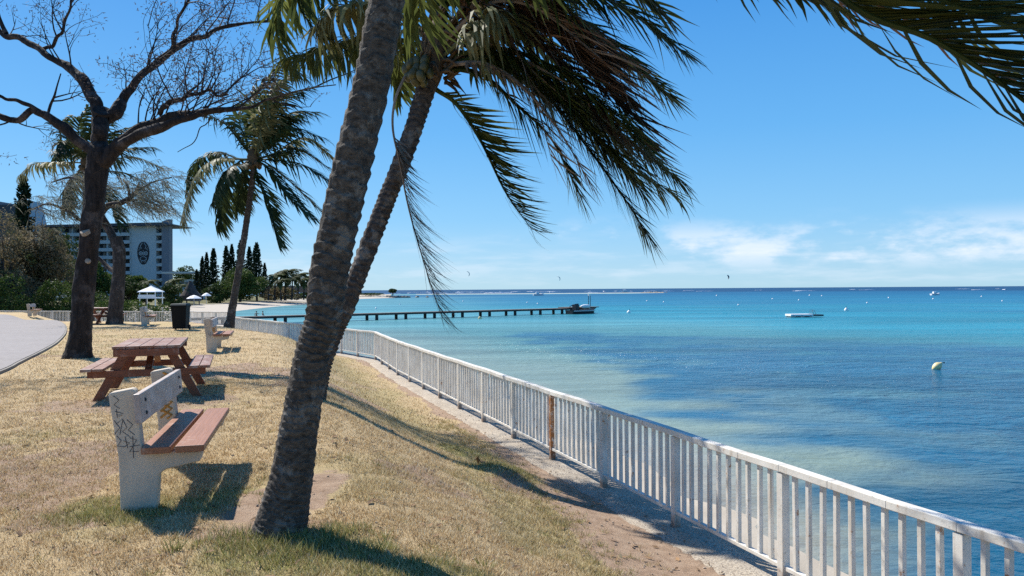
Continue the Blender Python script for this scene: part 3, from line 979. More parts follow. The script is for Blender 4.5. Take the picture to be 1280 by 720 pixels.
for k in range(17):
    a = k * 2.4 + .4
    elev = rr.uniform(.3, 1.1); Lf = rr.uniform(2.4, 3.1)
    dx, dy = math.cos(a), math.sin(a)
    pts_ = []
    for i in range(6):
        s = i / 5
        h = Lf * s * math.cos(elev * (1 - .5 * s)); z = Lf * s * math.sin(elev) - 1.0 * s * s
        pts_.append(C1 + V((dx * h + .55 * s * s, dy * h, max(z, -.3))))
    if dx * 1 - .0 * dy < .95:
        sp.append(dict(c=pts_, o=dict(n=44, L=.75, windk=.8, droop=.4)))
crown_parts(palm1, sp, 'frond', seed0=100, jit=1.25, wind=(1, -.1, -.1), width=.017, stalk=.03)

# --- the second palm behind it, crown in view
b3 = P(389, 505, 11.0); b3.z = gz(b3.x, b3.y) - .03
palm3 = thing('coconut_palm', 'windswept palm with coconuts and brown dead fronds, standing behind the big trunk', 'palm tree', b3)
tr = [(388, 512, 11.0), (394, 480, 11), (403, 450, 11), (417, 415, 11.1), (430, 388, 11.15), (445, 350, 11.2), (464, 300, 11.28), (483, 250, 11.36), (503, 200, 11.44), (519, 155, 11.5), (532, 112, 11.56), (541, 82, 11.6)]
pts = PX(tr); pts[0].z = b3.z
palm_trunk(pts, [.22, .18, .15, .14, .135, .133, .133, .132, .132, .135, .145, .14], 'trunk', M['palmbark2'], palm3, ring=.085, amp=.024, n=36, step=.016, seed=9, rough=.01)
D3 = 1.0
def PX3(pts, y=None): return [P(p[0], p[1], (p[2] if len(p) > 2 else y) + D3) for p in pts]
d = 10.6
C3 = P(546, 66, d + D3)
mb = MB()
rr = random.Random(2)
# sheath: ragged fibrous bases
mb.tube(PX3([(531, 118, d), (538, 96, d), (545, 70, d), (549, 40, d), (551, 10, d)]), [.13, .165, .18, .15, .06], 14)
for k in range(90):
    a = rr.uniform(0, 2 * PI); z = rr.uniform(-.45, .55)
    q = C3 + V((.2 * math.cos(a) + .03 * z, .2 * math.sin(a), z))
    e = q + V((.2 * math.cos(a) + .15, .18 * math.sin(a), rr.uniform(-.3, .35)))
    mb.tube([q, q.lerp(e, .5) + V((0, 0, .04)), e], [.035, .025, .004], 5)
mb.build('crown_sheath', M['sheath'], palm3, world=True, smooth=True)
for k, (u, v, dd) in enumerate([(513, 80, 10.3), (521, 86, 10.25), (530, 84, 10.2), (516, 92, 10.2), (526, 95, 10.15), (508, 87, 10.35), (536, 91, 10.25), (521, 77, 10.3), (531, 76, 10.25), (511, 95, 10.35), (519, 101, 10.25), (529, 102, 10.3)]):
    cm = MB(); cm.lathe([(.003, -.115), (.05, -.1), (.083, -.04), (.088, .02), (.07, .075), (.035, .105), (.003, .112)], 14)
    o = cm.build('coconut', M['coconut'], palm3, smooth=True); o.scale = (.82, .82, .85)
    o.location = P(u, v, dd + D3) - b3; o.rotation_euler = (rr.uniform(-.5, .5), rr.uniform(-.5, .5), rr.uniform(0, 6))
W3 = (1, -.05, -.28)
sp = [
    # top right combed frond
    dict(c=PX3([(548, 60, d), (590, 15, d), (650, -22, 10.4), (730, -12, 10.3), (800, 22, 10.2), (858, 68, 10.1)]), o=dict(n=90, L=.85, windk=.75, droop=.62, tipL=.45)),
    dict(c=PX3([(549, 55, d), (600, -10, d), (670, -60, 10.9), (750, -50, 11.0), (830, 20, 11.1)]), o=dict(n=70, L=.9, windk=.8, droop=.6)),
    # brown dead mass
    dict(c=PX3([(552, 58, d), (600, 8, 10.3), (650, 8, 10.1), (700, 50, 10.0), (745, 105, 9.95)]), m='frondd', o=dict(n=70, L=1.25, windk=1.1, droop=.35, width=.022)),
    dict(c=PX3([(552, 60, d), (605, 25, 10.5), (660, 45, 10.3), (715, 100, 10.2), (760, 165, 10.2)]), m='frondd', o=dict(n=64, L=1.2, windk=1.1, droop=.4, width=.02)),
    dict(c=PX3([(552, 52, d), (600, -20, 10.2), (650, -20, 9.9), (705, 25, 9.8), (750, 70, 9.8)]), m='frondd', o=dict(n=64, L=1.3, windk=1.2, droop=.4, width=.022)),
    dict(c=PX3([(555, 62, d), (610, 40, 10.2), (640, 55, 10.0), (668, 120, 9.95), (690, 200, 9.95)]), m='frondg', o=dict(n=40, L=.8, windk=.9, droop=.5, gap=.35)),
    dict(c=PX3([(552, 56, d), (610, 5, 10.0), (670, 10, 9.7), (735, 60, 9.6), (790, 110, 9.6)]), m='frondg', o=dict(n=40, L=1.1, windk=1.1, droop=.4, gap=.4, width=.016)),
    # dark green drooping ones on the right
    dict(c=PX3([(553, 84, d), (610, 82, d), (675, 112, 10.5), (735, 185, 10.4), (785, 255, 10.3), (810, 296, 10.3)]), o=dict(n=110, L=.8, windk=.45, droop=.6, tipL=.55)),
    dict(c=PX3([(553, 80, d), (620, 78, 10.8), (700, 115, 11.0), (780, 170, 11.1), (852, 228, 11.1)]), o=dict(n=100, L=.85, windk=.6, droop=.62, tipL=.45)),
    dict(c=PX3([(553, 78, d), (610, 66, 11), (680, 90, 11.3), (745, 150, 11.5), (800, 215, 11.5), (840, 240, 11.5)]), o=dict(n=90, L=.85, windk=.7, droop=.6)),
    dict(c=PX3([(552, 86, d), (600, 92, 10.3), (645, 130, 10.2), (690, 175, 10.1), (722, 240, 10.1)]), o=dict(n=70, L=.75, windk=.35, droop=.75)),
    dict(c=PX3([(553, 64, d), (610, 20, 10.9), (690, 20, 11.1), (765, 60, 11.2), (835, 120, 11.2)]), o=dict(n=100, L=.9, windk=.8, droop=.5)),
    dict(c=PX3([(553, 82, d), (612, 72, 10.2), (668, 92, 10.0), (725, 150, 9.9), (775, 205, 9.9)]), o=dict(n=100, L=.8, windk=.7, droop=.6)),
    dict(c=PX3([(553, 60, d), (600, 30, 10.4), (655, 22, 10.2), (715, 62, 10.1), (770, 125, 10.1), (800, 175, 10.1)]), m='frondd', o=dict(n=90, L=1.1, windk=1.1, droop=.4, width=.022)),
    dict(c=PX3([(553, 80, d), (615, 70, 10.5), (680, 98, 10.4), (742, 165, 10.3), (800, 236, 10.3)]), o=dict(n=110, L=.85, windk=.5, droop=.7)),
    dict(c=PX3([(553, 76, d), (615, 60, 10.2), (685, 80, 9.9), (750, 130, 9.7), (812, 190, 9.6)]), o=dict(n=110, L=.85, windk=.6, droop=.6)),
    dict(c=PX3([(553, 82, d), (606, 80, 10.0), (655, 110, 9.8), (700, 165, 9.7), (735, 225, 9.7)]), m='frondg', o=dict(n=70, L=.6, windk=.6, droop=.9, gap=.3, width=.014)),
    # lower middle one
    dict(c=PX3([(545, 112, d), (572, 132, 10.6), (602, 178, 10.6), (632, 240, 10.6), (664, 286, 10.6)]), o=dict(n=95, L=.72, windk=1.3, droop=.1, wind=(1, 0, .05), base=.04, tipL=.5, lateral=.5)),
    # dead hanging one crossing the trunk
    dict(c=PX3([(506, 96, 10.3), (494, 125, 10.2), (491, 160, 10.15), (500, 205, 10.1), (512, 265, 10.1), (532, 335, 10.1), (552, 396, 10.1)]), m='frondg', o=dict(n=120, L=.62, windk=1.2, droop=.6, base=.26, gap=.06, width=.012, stalk=.02, wind=(1, 0, -.25), lateral=.4), l='sparse dead grey frond hanging straight down across the trunk'),
    # left side
    dict(c=PX([(546, 66, 11.6), (510, 52, 12.0), (470, 44, 12.6), (425, 54, 13.3), (385, 66, 13.9), (354, 74, 14.2)]), o=dict(n=90, L=.72, windk=.35, droop=.9, wind=(1, 0, -.3))),
    dict(c=PX([(546, 60, 11.6), (500, 10, 12.0), (440, -30, 12.7), (380, -30, 13.6), (346, 20, 14.2), (354, 66, 14.4), (374, 92, 14.3)]), o=dict(n=100, L=.8, windk=.45, droop=.7, wind=(1, 0, -.2))),
    dict(c=PX3([(544, 58, d), (500, 22, 10.9), (455, 4, 11), (415, 14, 11.1), (398, 34, 11.2)]), m='frondp', o=dict(n=70, L=.85, windk=.7, droop=.6)),
    dict(c=PX3([(544, 52, d), (505, -10, 10.8), (455, -50, 11), (400, -40, 11.3), (372, -5, 11.4), (392, 35, 11.4), (430, 58, 11.4)]), o=dict(n=80, L=.7, windk=.5, droop=.7)),
    # pale short ones near the heart
    dict(c=PX3([(550, 74, d), (575, 52, 10.2), (600, 30, 9.9), (616, 14, 9.7), (628, 18, 9.6)]), m='frondp', o=dict(n=40, L=.8, windk=.3, droop=.95, base=.4)),
    # upright heart fronds leaving the frame
    dict(c=PX3([(548, 50, d), (552, -20, d), (570, -90, 10.5), (620, -150, 10.4), (690, -160, 10.3)]), o=dict(n=60, L=.8, windk=.9)),
    dict(c=PX3([(546, 50, d), (540, -30, d), (545, -110, 11), (585, -180, 11.4), (650, -190, 11.7)]), o=dict(n=60, L=.8, windk=.9)),
    dict(c=PX3([(550, 50, d), (565, -10, d), (600, -60, 11), (650, -60, 11.6), (720, -10, 12.2)]), o=dict(n=70, L=.85, windk=.8, droop=.5)),
    dict(c=PX3([(548, 55, d), (560, 0, d), (600, -30, 10), (660, -30, 9.4), (720, 20, 9)]), o=dict(n=70, L=.85, windk=.9, droop=.5)),
    dict(c=PX3([(548, 66, d), (580, 35, 11.1), (620, 22, 11.6), (665, 40, 12.0), (700, 80, 12.3)]), o=dict(n=60, L=.8, windk=.8, droop=.6)),
    dict(c=PX3([(545, 70, d), (530, 60, 11.2), (510, 55, 11.8), (500, 75, 12.3), (500, 115, 12.6)]), o=dict(n=50, L=.7, windk=.7, droop=.7)),
]
crown_parts(palm3, sp, 'frond', seed0=300, jit=1.7, wind=W3, width=.019, stalk=.036)

# --- third palm by the railing corner
def mid_palm(base_uv, y, trunkpx, rad, specs, label, mat, heart, seed0, L, z0=None, nl=56):
    b = P(base_uv[0], base_uv[1], y)
    b.z = gz(b.x, b.y) - .04
    root = thing('coconut_palm', label, 'palm tree', b)
    pts = PX(trunkpx, y); pts[0] = b.copy()
    palm_trunk(pts, rad, 'trunk', M['palmbark2'], root, ring=.16, amp=.02, n=18, step=.05, seed=seed0, rough=.02)
    sp_ = []
    c = P(heart[0], heart[1], y)
    for q in specs:
        pts_ = [c] + [P(u, v, y + dy * i / (len(q['p']))) for i, (u, v, dy) in enumerate(((*x, q.get('dy', 0)) for x in q['p']), 1)]
        sp_.append(dict(c=pts_, m=q.get('m', mat), o=q.get('o', {})))
    crown_parts(root, sp_, mat, seed0=seed0, wind=(1, -.1, -.2), n=nl, L=L, width=.03, stalk=.05, windk=.7, droop=.55)
    mb = MB()
    mb.lathe([(.16, -.5), (.3, -.2), (.34, .1), (.2, .5), (.02, .7)], 10, c)
    for k in range(7):
        a = k * .9
        mb.lathe([(.01, -.16), (.11, -.08), (.13, 0), (.09, .1), (.01, .15)], 8, c + V((.33 * math.cos(a), .33 * math.sin(a), -.25 - .1 * (k % 2))))
    mb.build('crown_heart', M['sheath'], root, world=True, smooth=True)
    return root
S = [
    dict(p=[(295, 199), (268, 200), (243, 222), (227, 276)], m='frondp', dy=-1.5), dict(p=[(298, 203), (282, 226), (275, 284)], dy=1.0),
    dict(p=[(322, 220), (335, 250), (349, 304)], dy=-1.0), dict(p=[(335, 205), (368, 232), (405, 268)], dy=1.5),
    dict(p=[(342, 200), (376, 205), (412, 226)], dy=-1.5), dict(p=[(342, 192), (380, 172), (414, 196)], dy=2.0, m='frondp'),
    dict(p=[(335, 175), (362, 142), (396, 140)], dy=1.0), dict(p=[(328, 160), (338, 118), (362, 92)], dy=.5),
    dict(p=[(318, 160), (320, 118), (348, 82)], dy=-1.5), dict(p=[(302, 180), (282, 156), (258, 142)], dy=-.5),
    dict(p=[(330, 165), (350, 125), (384, 110)], dy=-1.5), dict(p=[(334, 185), (362, 160), (404, 172)], dy=-2.0),
    dict(p=[(336, 210), (362, 244), (390, 272)], dy=-2.0), dict(p=[(296, 198), (272, 190), (246, 204), (236, 236)], dy=1.8),
    dict(p=[(310, 178), (300, 150), (318, 112)], dy=2.0), dict(p=[(338, 195), (372, 186), (408, 208)], dy=1.0),
    dict(p=[(322, 178), (330, 140), (345, 104)], dy=-2.2, m='frondp'), dict(p=[(302, 206), (285, 212), (268, 250)], dy=-2.0),
    dict(p=[(310, 212), (303, 234), (298, 262)], dy=2.2), dict(p=[(330, 176), (354, 148), (378, 150)], dy=-.5)]
mid_palm((284, 422), 38.7, [(284, 424), (288, 400), (293, 370), (300, 330), (307, 285), (313, 245), (317, 212), (318, 200)], [.38, .22, .175, .16, .15, .145, .145, .145], S, 'windswept palm with curved slim trunk at the corner of the white railing', 'frond2', (317, 199), 500, 1.15)
S = [
    dict(p=[(92, 203), (66, 203), (42, 205), (24, 219)], m='frondp', dy=-1), dict(p=[(98, 192), (84, 172), (72, 160), (82, 146)], dy=1.0), dict(p=[(104, 188), (98, 160), (110, 134)], dy=-1.0),
    dict(p=[(124, 198), (158, 186), (190, 184)], dy=1.0), dict(p=[(124, 204), (165, 196), (200, 208)], dy=-1.0, m='frondp'), dict(p=[(122, 220), (150, 246), (178, 272)], dy=1.0),
    dict(p=[(120, 188), (142, 166), (168, 158)], dy=-1.0), dict(p=[(124, 212), (162, 218), (192, 240)], dy=1.5), dict(p=[(96, 196), (78, 188), (70, 200)], dy=1.5),
    dict(p=[(114, 182), (122, 156), (146, 140)], dy=-1.4), dict(p=[(118, 190), (146, 176), (182, 170)], dy=-2.0), dict(p=[(100, 214), (86, 236), (82, 262)], dy=1),
    dict(p=[(122, 224), (140, 252), (150, 280)], dy=-2.0), dict(p=[(98, 190), (80, 176), (76, 190)], dy=-2)]
mid_palm((110, 402), 47.0, [(110, 404), (110, 370), (109, 300), (108, 240), (108, 205)], [.4, .27, .23, .22, .21], S, 'palm whose blown crown shows behind the fork of the bare tree', 'frond2', (108, 204), 600, 1.15, nl=50)

# ------------------------------------------------------------------ bare tree
def limb_tube(mb, pts, rads, n=14, seed=0, rough=.18, step=.06):
    D = catmull(pts, max(6, int(sum((V(b) - V(a)).length for a, b in zip(pts[:-1], pts[1:])) / step)))
    m = len(D)
    R0 = np.interp(np.linspace(0, len(rads) - 1, m), np.arange(len(rads)), rads)
    Cn = np.array([tuple(p) for p in D]); Tn = np.gradient(Cn, axis=0); Tn /= np.linalg.norm(Tn, axis=1)[:, None] + 1e-9
    ref = np.array([0.13, 1.0, .21])
    a = np.cross(Tn, ref); a /= np.linalg.norm(a, axis=1)[:, None] + 1e-9
    b = np.cross(Tn, a)
    th = np.linspace(0, 2 * PI, n, endpoint=False)
    cx, cy = np.cos(th)[None], np.sin(th)[None]
    off = Cn[:, None, :] * 1.0
    dirv = a[:, None, :] * cx[..., None] + b[:, None, :] * cy[..., None]
    q = Cn[:, None, :] + dirv * R0[:, None, None]
    nz = (fbm(q[..., 0] * 2.2, q[..., 1] * 2.2, q[..., 2] * 1.1, 4, seed) - .5) * 2 * rough + (fbm(q[..., 0] * 9, q[..., 1] * 9, q[..., 2] * 4, 3, seed + 3) - .5) * rough * .9
    vs = Cn[:, None, :] + dirv * (R0[:, None] * (1 + nz))[..., None]
    idx = np.arange(m * n).reshape(m, n)
    fs = np.stack([idx[:-1], np.roll(idx[:-1], -1, 1), np.roll(idx[1:], -1, 1), idx[1:]], -1).reshape(-1, 4)
    mb.add([tuple(x) for x in vs.reshape(-1, 3)], [tuple(int(i) for i in f_) for f_ in fs] + [tuple(int(i) for i in idx[-1])])
    return D

def twigs(mb, mbl, p, d, L, r, depth, rr, up=.12, windx=.06, leaf=.3, leafs=.05):
    n = max(4, int(L / .16)); q = V(p); d = V(d).normalized()
    pts = [q.copy()]; curl = V((rr.uniform(-1, 1), rr.uniform(-1, 1), rr.uniform(-.6, 1))) * .13
    for i in range(n):
        d = (d + curl + V((rr.uniform(-1, 1), rr.uniform(-1, 1), rr.uniform(-1, 1))) * .17 + V((windx, 0, up * .4))).normalized()
        q = q + d * (L / n); pts.append(q.copy())
        if depth > 0 and i > 0 and rr.random() < .62:
            s = d.cross(V((rr.uniform(-1, 1), rr.uniform(-1, 1), rr.uniform(-1, 1)))).normalized()
            twigs(mb, mbl, q, d * .6 + s * .8, L * rr.uniform(.35, .7), r * .55, depth - 1, rr, up, windx, leaf, leafs)
    mb.tube(pts, [max(.0048, r * (1 - .75 * i / n)) for i in range(n + 1)], 3 if r < .012 else 5, False)
    if depth <= 1 and rr.random() < leaf:
        for k in range(rr.randint(6, 16)):
            c = pts[rr.randint(n // 2, n)] + V((rr.gauss(0, .1), rr.gauss(0, .1), rr.gauss(-.02, .09)))
            a = V((rr.gauss(.4, 1), rr.gauss(0, 1), rr.gauss(0, 1))).normalized() * rr.uniform(.04, .11)
            b_ = a.cross(V((rr.gauss(0, 1), rr.gauss(0, 1), rr.gauss(0, 1)))).normalized() * leafs * .25
            mbl.add([c - b_, c + a, c + b_, ], [(0, 1, 2)])

bt_y = 17.2
bb = P(98, 446, bt_y); bb.z = gz(bb.x, bb.y) - .05
tree = thing('bare_tree', 'large dark trunked tree with nearly leafless spreading limbs on the left lawn', 'tree', bb)
mb = MB(); px = PXF(bt_y)
tk = PX([(98, 452), (99, 440), (101, 420), (103, 385), (107, 340), (113, 292), (119, 245), (122, 215), (124, 190)], bt_y)
limb_tube(mb, tk, [19 * px, 15 * px, 13 * px, 12.3 * px, 12.2 * px, 12.4 * px, 11.6 * px, 13 * px, 12 * px], 32, 4, .26, .04)
LIMBS = [
    ([(126, 205, 0), (140, 190, -.1), (160, 172, -.3), (185, 157, -.5), (212, 147, -.7), (242, 143, -.9), (268, 138, -1.0), (297, 136, -1.1)], [10, 9.5, 9, 8, 6, 4.5, 4, 3]),
    ([(150, 182, -.4), (175, 168, -.7), (205, 158, -1.0), (232, 148, -1.1), (250, 140, -1.1)], [6, 6, 5.5, 4, 2.5]),
    ([(123, 205, 0), (124, 178, .1), (126, 155, .1), (128, 138, .1)], [13, 10, 10, 10.5]),
    ([(127, 150, .1), (120, 128, .3), (110, 112, .4), (98, 95, .6), (72, 77, .9), (48, 60, 1.1), (22, 46, 1.3), (0, 40, 1.4), (-50, 22, 1.6)], [8, 7.5, 6.5, 6, 5, 4.2, 3.6, 3.2, 2.5]),
    ([(128, 148, .1), (143, 143, .3), (150, 132, .4), (158, 117, .5), (172, 99, .6), (190, 84, .8), (212, 66, .9), (240, 48, 1.1), (272, 36, 1.2), (340, 26, 1.4)], [8, 8.5, 7.5, 5.5, 4.5, 4, 3.5, 3.2, 2.6, 1.6]),
    ([(120, 205, 0), (108, 183, -.1), (84, 162, -.2), (58, 145, -.3), (40, 138, -.3), (24, 150, -.3), (4, 147, -.4), (-40, 130, -.5)], [8, 7, 6, 5.2, 4.5, 4, 3.5, 2.5]),
    ([(56, 143, -.3), (38, 132, -.4), (20, 125, -.5), (0, 120, -.6), (-30, 118, -.7)], [3.2, 2.6, 2.2, 2, 1.5]),
    ([(212, 66, .9), (216, 45, .8), (222, 24, .7), (236, 0, .5), (246, -30, .4)], [2.6, 2.2, 2, 1.7, 1.2]),
    ([(200, 142, -.7), (208, 132, -.9), (228, 124, -1.0), (240, 118, -1.0), (262, 112, -1.0), (285, 118, -1.0)], [3.2, 3.2, 2.6, 2.2, 1.7, 1.2]),
    ([(8, 42, 1.3), (-2, 20, 1.3), (-6, -20, 1.3)], [3, 2.6, 2]),
    ([(52, 62, 1.1), (66, 58, 1.0), (78, 40, .8), (88, 10, .6), (95, -30, .5)], [2.6, 2.4, 1.8, 1.4, 1]),
    ([(297, 136, -1.1), (318, 133, -1.1), (345, 122, -1.2), (380, 112, -1.3), (420, 106, -1.3)], [1.8, 1.5, 1.3, 1, .6]),
    ([(242, 143, -.9), (262, 148, -.9), (250, 160, -.9), (240, 180, -.9), (222, 190, -1)], [.9, .7, .6, .5, .4]),
    ([(60, 142, -.3), (68, 120, -.3), (76, 92, -.2)], [1.8, 1.4, .8]),
]
tw = MB(); twl = MB(); rr = random.Random(21)
starts = []
for k, (pp, rd) in enumerate(LIMBS):
    pp2 = [pp[0]]
    for q0, q1 in zip(pp[:-1], pp[1:]):
        pp2.append(((q0[0] + q1[0]) / 2 + rr.gauss(0, 1.6), (q0[1] + q1[1]) / 2 + rr.gauss(0, 1.6), (q0[2] + q1[2]) / 2 + rr.gauss(0, .05))); pp2.append(q1)
    rd = [rd[0]] + [x for r0, r1 in zip(rd[:-1], rd[1:]) for x in ((r0 + r1) / 2 * rr.uniform(.88, 1.12), r1)]
    pts = [P(u, v, bt_y + dy) for u, v, dy in pp2]
    D = limb_tube(mb, pts, [r * px for r in rd], 14 if rd[0] > 4 else 8, 10 + k, .34 if rd[0] > 4 else .2, .05)
    for i in range(len(D) // (3 if k not in (2,) else 2), len(D), 2):
        starts.append((D[i], (D[min(i + 1, len(D) - 1)] - D[i - 1]).normalized(), k))
mb.build('trunk', M['treebark'], tree, world=True, smooth=False)
wgt = {0: 1.5, 1: .8, 2: 0.0, 3: .8, 4: 1.7, 5: .18, 6: .35, 7: 2.0, 8: 2.2, 9: 1, 10: 1.8, 11: .5, 12: .3, 13: .8}
for p, dirv, k in starts:
    if rr.random() > .3 * wgt[k]: continue
    s = dirv.cross(V((rr.uniform(-1, 1), rr.uniform(-1, 1), rr.uniform(-1, 1)))).normalized()
    if k in (0, 1, 4, 8): s.z = abs(s.z) + .5
    if k in (3,): s.z = abs(s.z) + .2
    twigs(tw, twl, p, dirv * .5 + s, rr.uniform(.6, 1.8), .02, 2, rr, .15, .04, .62)
tw.build('twigs', M['twig'], tree, world=True)
twl.build('dry_leaves', M['drysprig'], tree, world=True)
cm = MB(); c0 = P(106, 288, bt_y - .2)
cm.lathe([(.12, -.08), (.11, .0), (.02, .012)], 14)
o = cm.build('sawn_stub', M['cutwood'], tree); o.location = c0 - bb; o.rotation_euler = (.7, -.3, 0)
cm = MB(); cm.lathe([(.06, -.05), (.055, .0), (.01, .01)], 12)
o = cm.build('sawn_stub', M['cutwood'], tree); o.location = P(109, 326, bt_y - .2) - bb; o.rotation_euler = (1.35, .2, 0)

# ------------------------------------------------------------------ feathery tree behind it
fy = 35.5; px = PXF(fy)
fb = P(143, 406, fy); fb.z = gz(fb.x, fb.y) - .05
ft = thing('needle_tree', 'leaning dark trunk with a sawn top and wispy grey green sprays behind the bare tree', 'tree', fb)
mb = MB()
limb_tube(mb, PX([(143, 408), (144, 392), (147, 360), (149, 330), (148, 308), (145, 297)], fy), [10.5 * px, 8.8 * px, 8 * px, 7.6 * px, 7 * px, 6 * px], 16, 41, .16, .12)
FL = [([(147, 312), (138, 290, ), (128, 274), (120, 262)], [5, 5, 5, 4.5]), ([(124, 270), (134, 258), (150, 254), (164, 246), (171, 238), (174, 228)], [4.2, 4, 3.6, 3, 2, 1]), ([(162, 247), (160, 234), (154, 224)], [1.8, 1.5, .8]),
      ([(147, 342), (135, 334), (122, 322), (108, 316)], [3, 2.6, 2.4, 2]), ([(121, 262), (104, 276), (85, 264), (60, 255), (40, 262)], [3, 2.4, 1.8, 1.2, .8]), ([(121, 262), (116, 235), (90, 222), (64, 228)], [3, 2.2, 1.4, .8]), ([(171, 240), (190, 228), (215, 222)], [1.2, .9, .5]), ([(150, 254), (175, 250), (200, 258)], [1.4, 1, .5])]
ends = []
for k, (pp, rd) in enumerate(FL):
    D = limb_tube(mb, PX([(u, v, fy + .5 * math.sin(k * 2 + i)) for i, (u, v) in enumerate([q[:2] for q in pp])]), [r * px for r in rd], 8, 50 + k, .18, .12)
    if k in (1, 2, 4, 5, 6, 7): ends += [D[i] for i in range(len(D) // 3, len(D))]
mb.build('trunk', M['greybark'], ft, world=True)
sp_ = MB(); sb = MB(); rr = random.Random(8)
def spray(mbn, mbt, p, rr, n=16, Lr=(1.0, 2.0), wid=.012, drop=.12):
    d = V((rr.gauss(.5, .8), rr.gauss(0, .8), rr.gauss(.05, .5))).normalized()
    q = p.copy(); pts = [q.copy()]; L = rr.uniform(*Lr)
    for i in range(6):
        d = (d + V((.16, 0, -drop)) + V((rr.gauss(0, .15), rr.gauss(0, .15), rr.gauss(0, .15)))).normalized()
        q = q + d * L / 6; pts.append(q.copy())
    mbt.tube(pts, [.014 * (1 - .8 * i / 6) + .002 for i in range(7)], 3, False)
    for k in range(n):
        i = rr.randint(1, 5); c = pts[i].lerp(pts[i + 1], rr.random())
        e = V((rr.gauss(.55, .55), rr.gauss(0, .55), rr.gauss(-.35, .4))).normalized() * rr.uniform(.22, .55)
        m_ = c + e * .55 + V((.03, 0, .03))
        w = e.cross(V((rr.gauss(0, 1), rr.gauss(0, 1), rr.gauss(0, 1)))).normalized() * wid
        mbn.add([c, m_ + w, c + e + V((.06, 0, -.1)), m_ - w], [(0, 1, 2, 3)])
for p in ends:
    for k in range(2): spray(sp_, sb, p + V((rr.gauss(0, .2), rr.gauss(0, .3), rr.gauss(0, .15))), rr, 22)
sb.build('twigs', M['twig'], ft, world=True)
sp_.build('foliage', M['casulite'], ft, world=True)

# ------------------------------------------------------------------ leafy crowns
def leaf_cloud(lobes, n, size, seed, droop=0.0, fill=.55):
    r = np.random.default_rng(seed)
    w = np.array([l[1][0] * l[1][1] * l[1][2] for l in lobes]) ** .67; w = w / w.sum()
    k = r.choice(len(lobes), n, p=w)
    Cn = np.array([tuple(l[0]) for l in lobes])[k]; Rd = np.array([tuple(l[1]) for l in lobes])[k]
    dv = r.normal(size=(n, 3)); dv /= np.linalg.norm(dv, axis=1)[:, None]
    rad = (fill + (1.06 - fill) * r.random(n) ** .6)
    # ragged: clumps by noise on direction
    cl = fbm(dv[:, 0] * 3.1 + Cn[:, 0], dv[:, 1] * 3.1 + Cn[:, 1], dv[:, 2] * 3.1 + Cn[:, 2], 3, seed)
    rad *= .72 + .62 * cl
    p = Cn + dv * Rd * rad[:, None]
    keep = r.random(n) < smooth01(.28, .52, fbm(p[:, 0] * 1.4 / size * .22, p[:, 1] * 1.4 / size * .22, p[:, 2] * 1.4 / size * .22, 2, seed + 5)) * .9 + .1
    p = p[keep]; dv = dv[keep]; n = len(p)
    a = r.normal(size=(n, 3)) + dv * .6; a[:, 2] -= droop; a /= np.linalg.norm(a, axis=1)[:, None]
    b = np.cross(a, r.normal(size=(n, 3))); b /= np.linalg.norm(b, axis=1)[:, None]
    s = size * (.5 + r.random(n))[:, None]
    vs = np.stack([p - a * s, p + b * s * .45, p + a * s, p - b * s * .45], 1).reshape(-1, 3)
    return vs
def leafy(name, label, cat, base, trunk_r, height, lobes, n, size, mat, bark_, seed, group=None, droop=0.0, limbs=True, part='crown'):
    root = thing(name, label, cat, base, 0, group)
    mb = MB(); rr = random.Random(seed)
    top = V((rr.uniform(-.1, .1) * height, 0, height))
    if trunk_r:
        limb_tube(mb, [V((0, 0, -.4)), V((.02 * height, 0, height * .3)), top * .7], [trunk_r * 1.2, trunk_r, trunk_r * .5], 10, seed, .15, .25)
        if limbs:
            for c, r_ in lobes:
                s = V((0, 0, height * rr.uniform(.2, .4)))
                limb_tube(mb, [s, s.lerp(V(c), .5) + V((0, 0, .05 * height)), V(c)], [trunk_r * .55, trunk_r * .35, trunk_r * .12], 6, seed, .1, .3)
        mb.build('trunk', bark_, root)
    vs = leaf_cloud(lobes, n, size, seed, droop)
    nq = len(vs) // 4
    np_mesh(part, vs, np.arange(len(vs)), np.full(nq, 4), mat, parent=root)
    return root
def px_tree(name, label, cat, u, vb, vt, hw, y, mat, seed, n=5000, size=.16, nl=7, trunk=.2, low=.35, group=None, droop=0, zb=None, bark_='greybark', part='crown'):
    b = P(u, vb, y)
    if zb is not None: b.z = zb
    s = PXF(y); H = P(u, vt, y).z - b.z; W = hw * s
    rr = random.Random(seed); lobes = []
    for k in range(nl):
        a = 2 * PI * k / nl + rr.uniform(-.3, .3); q = rr.uniform(.25, .62)
        lobes.append((V((W * q * math.cos(a), W * q * math.sin(a), H * rr.uniform(low + .1, .78))), V((W * rr.uniform(.36, .55), W * rr.uniform(.36, .55), H * rr.uniform(.16, .26)))))
    lobes.append((V((0, 0, H * .8)), V((W * .45, W * .45, H * .22))))
    return leafy(name, label, cat, b, trunk, H * .8, lobes, n, size, mat, M[bark_], seed, group, droop, part=part)
GB = 'trees and shrubs beyond the far railing'
px_tree('needle_tree', 'tall olive brown feathery tree at the left edge above the path', 'tree', 4, 386, 268, 40, 74, M['casu'], 71, 22000, .13, 9, .35, .12, GB, .3, -.6)
px_tree('needle_tree', 'olive brown feathery tree between the left edge and the dark tree trunk', 'tree', 50, 387, 284, 40, 78, M['casu'], 72, 22000, .13, 9, .3, .1, GB, .3, -.6)
px_tree('needle_tree', 'low feathery tree at the far left with its top cut by the frame edge', 'tree', -40, 386, 280, 44, 70, M['casu'], 73, 12000, .14, 8, .35, .12, GB, .3, -.6)
px_tree('leafy_shrub', 'low green shrub under the olive trees at the left edge', 'shrub', 14, 388, 344, 34, 69, M['bush'], 74, 7000, .11, 7, .08, .05, GB, 0, -.6, part='foliage')
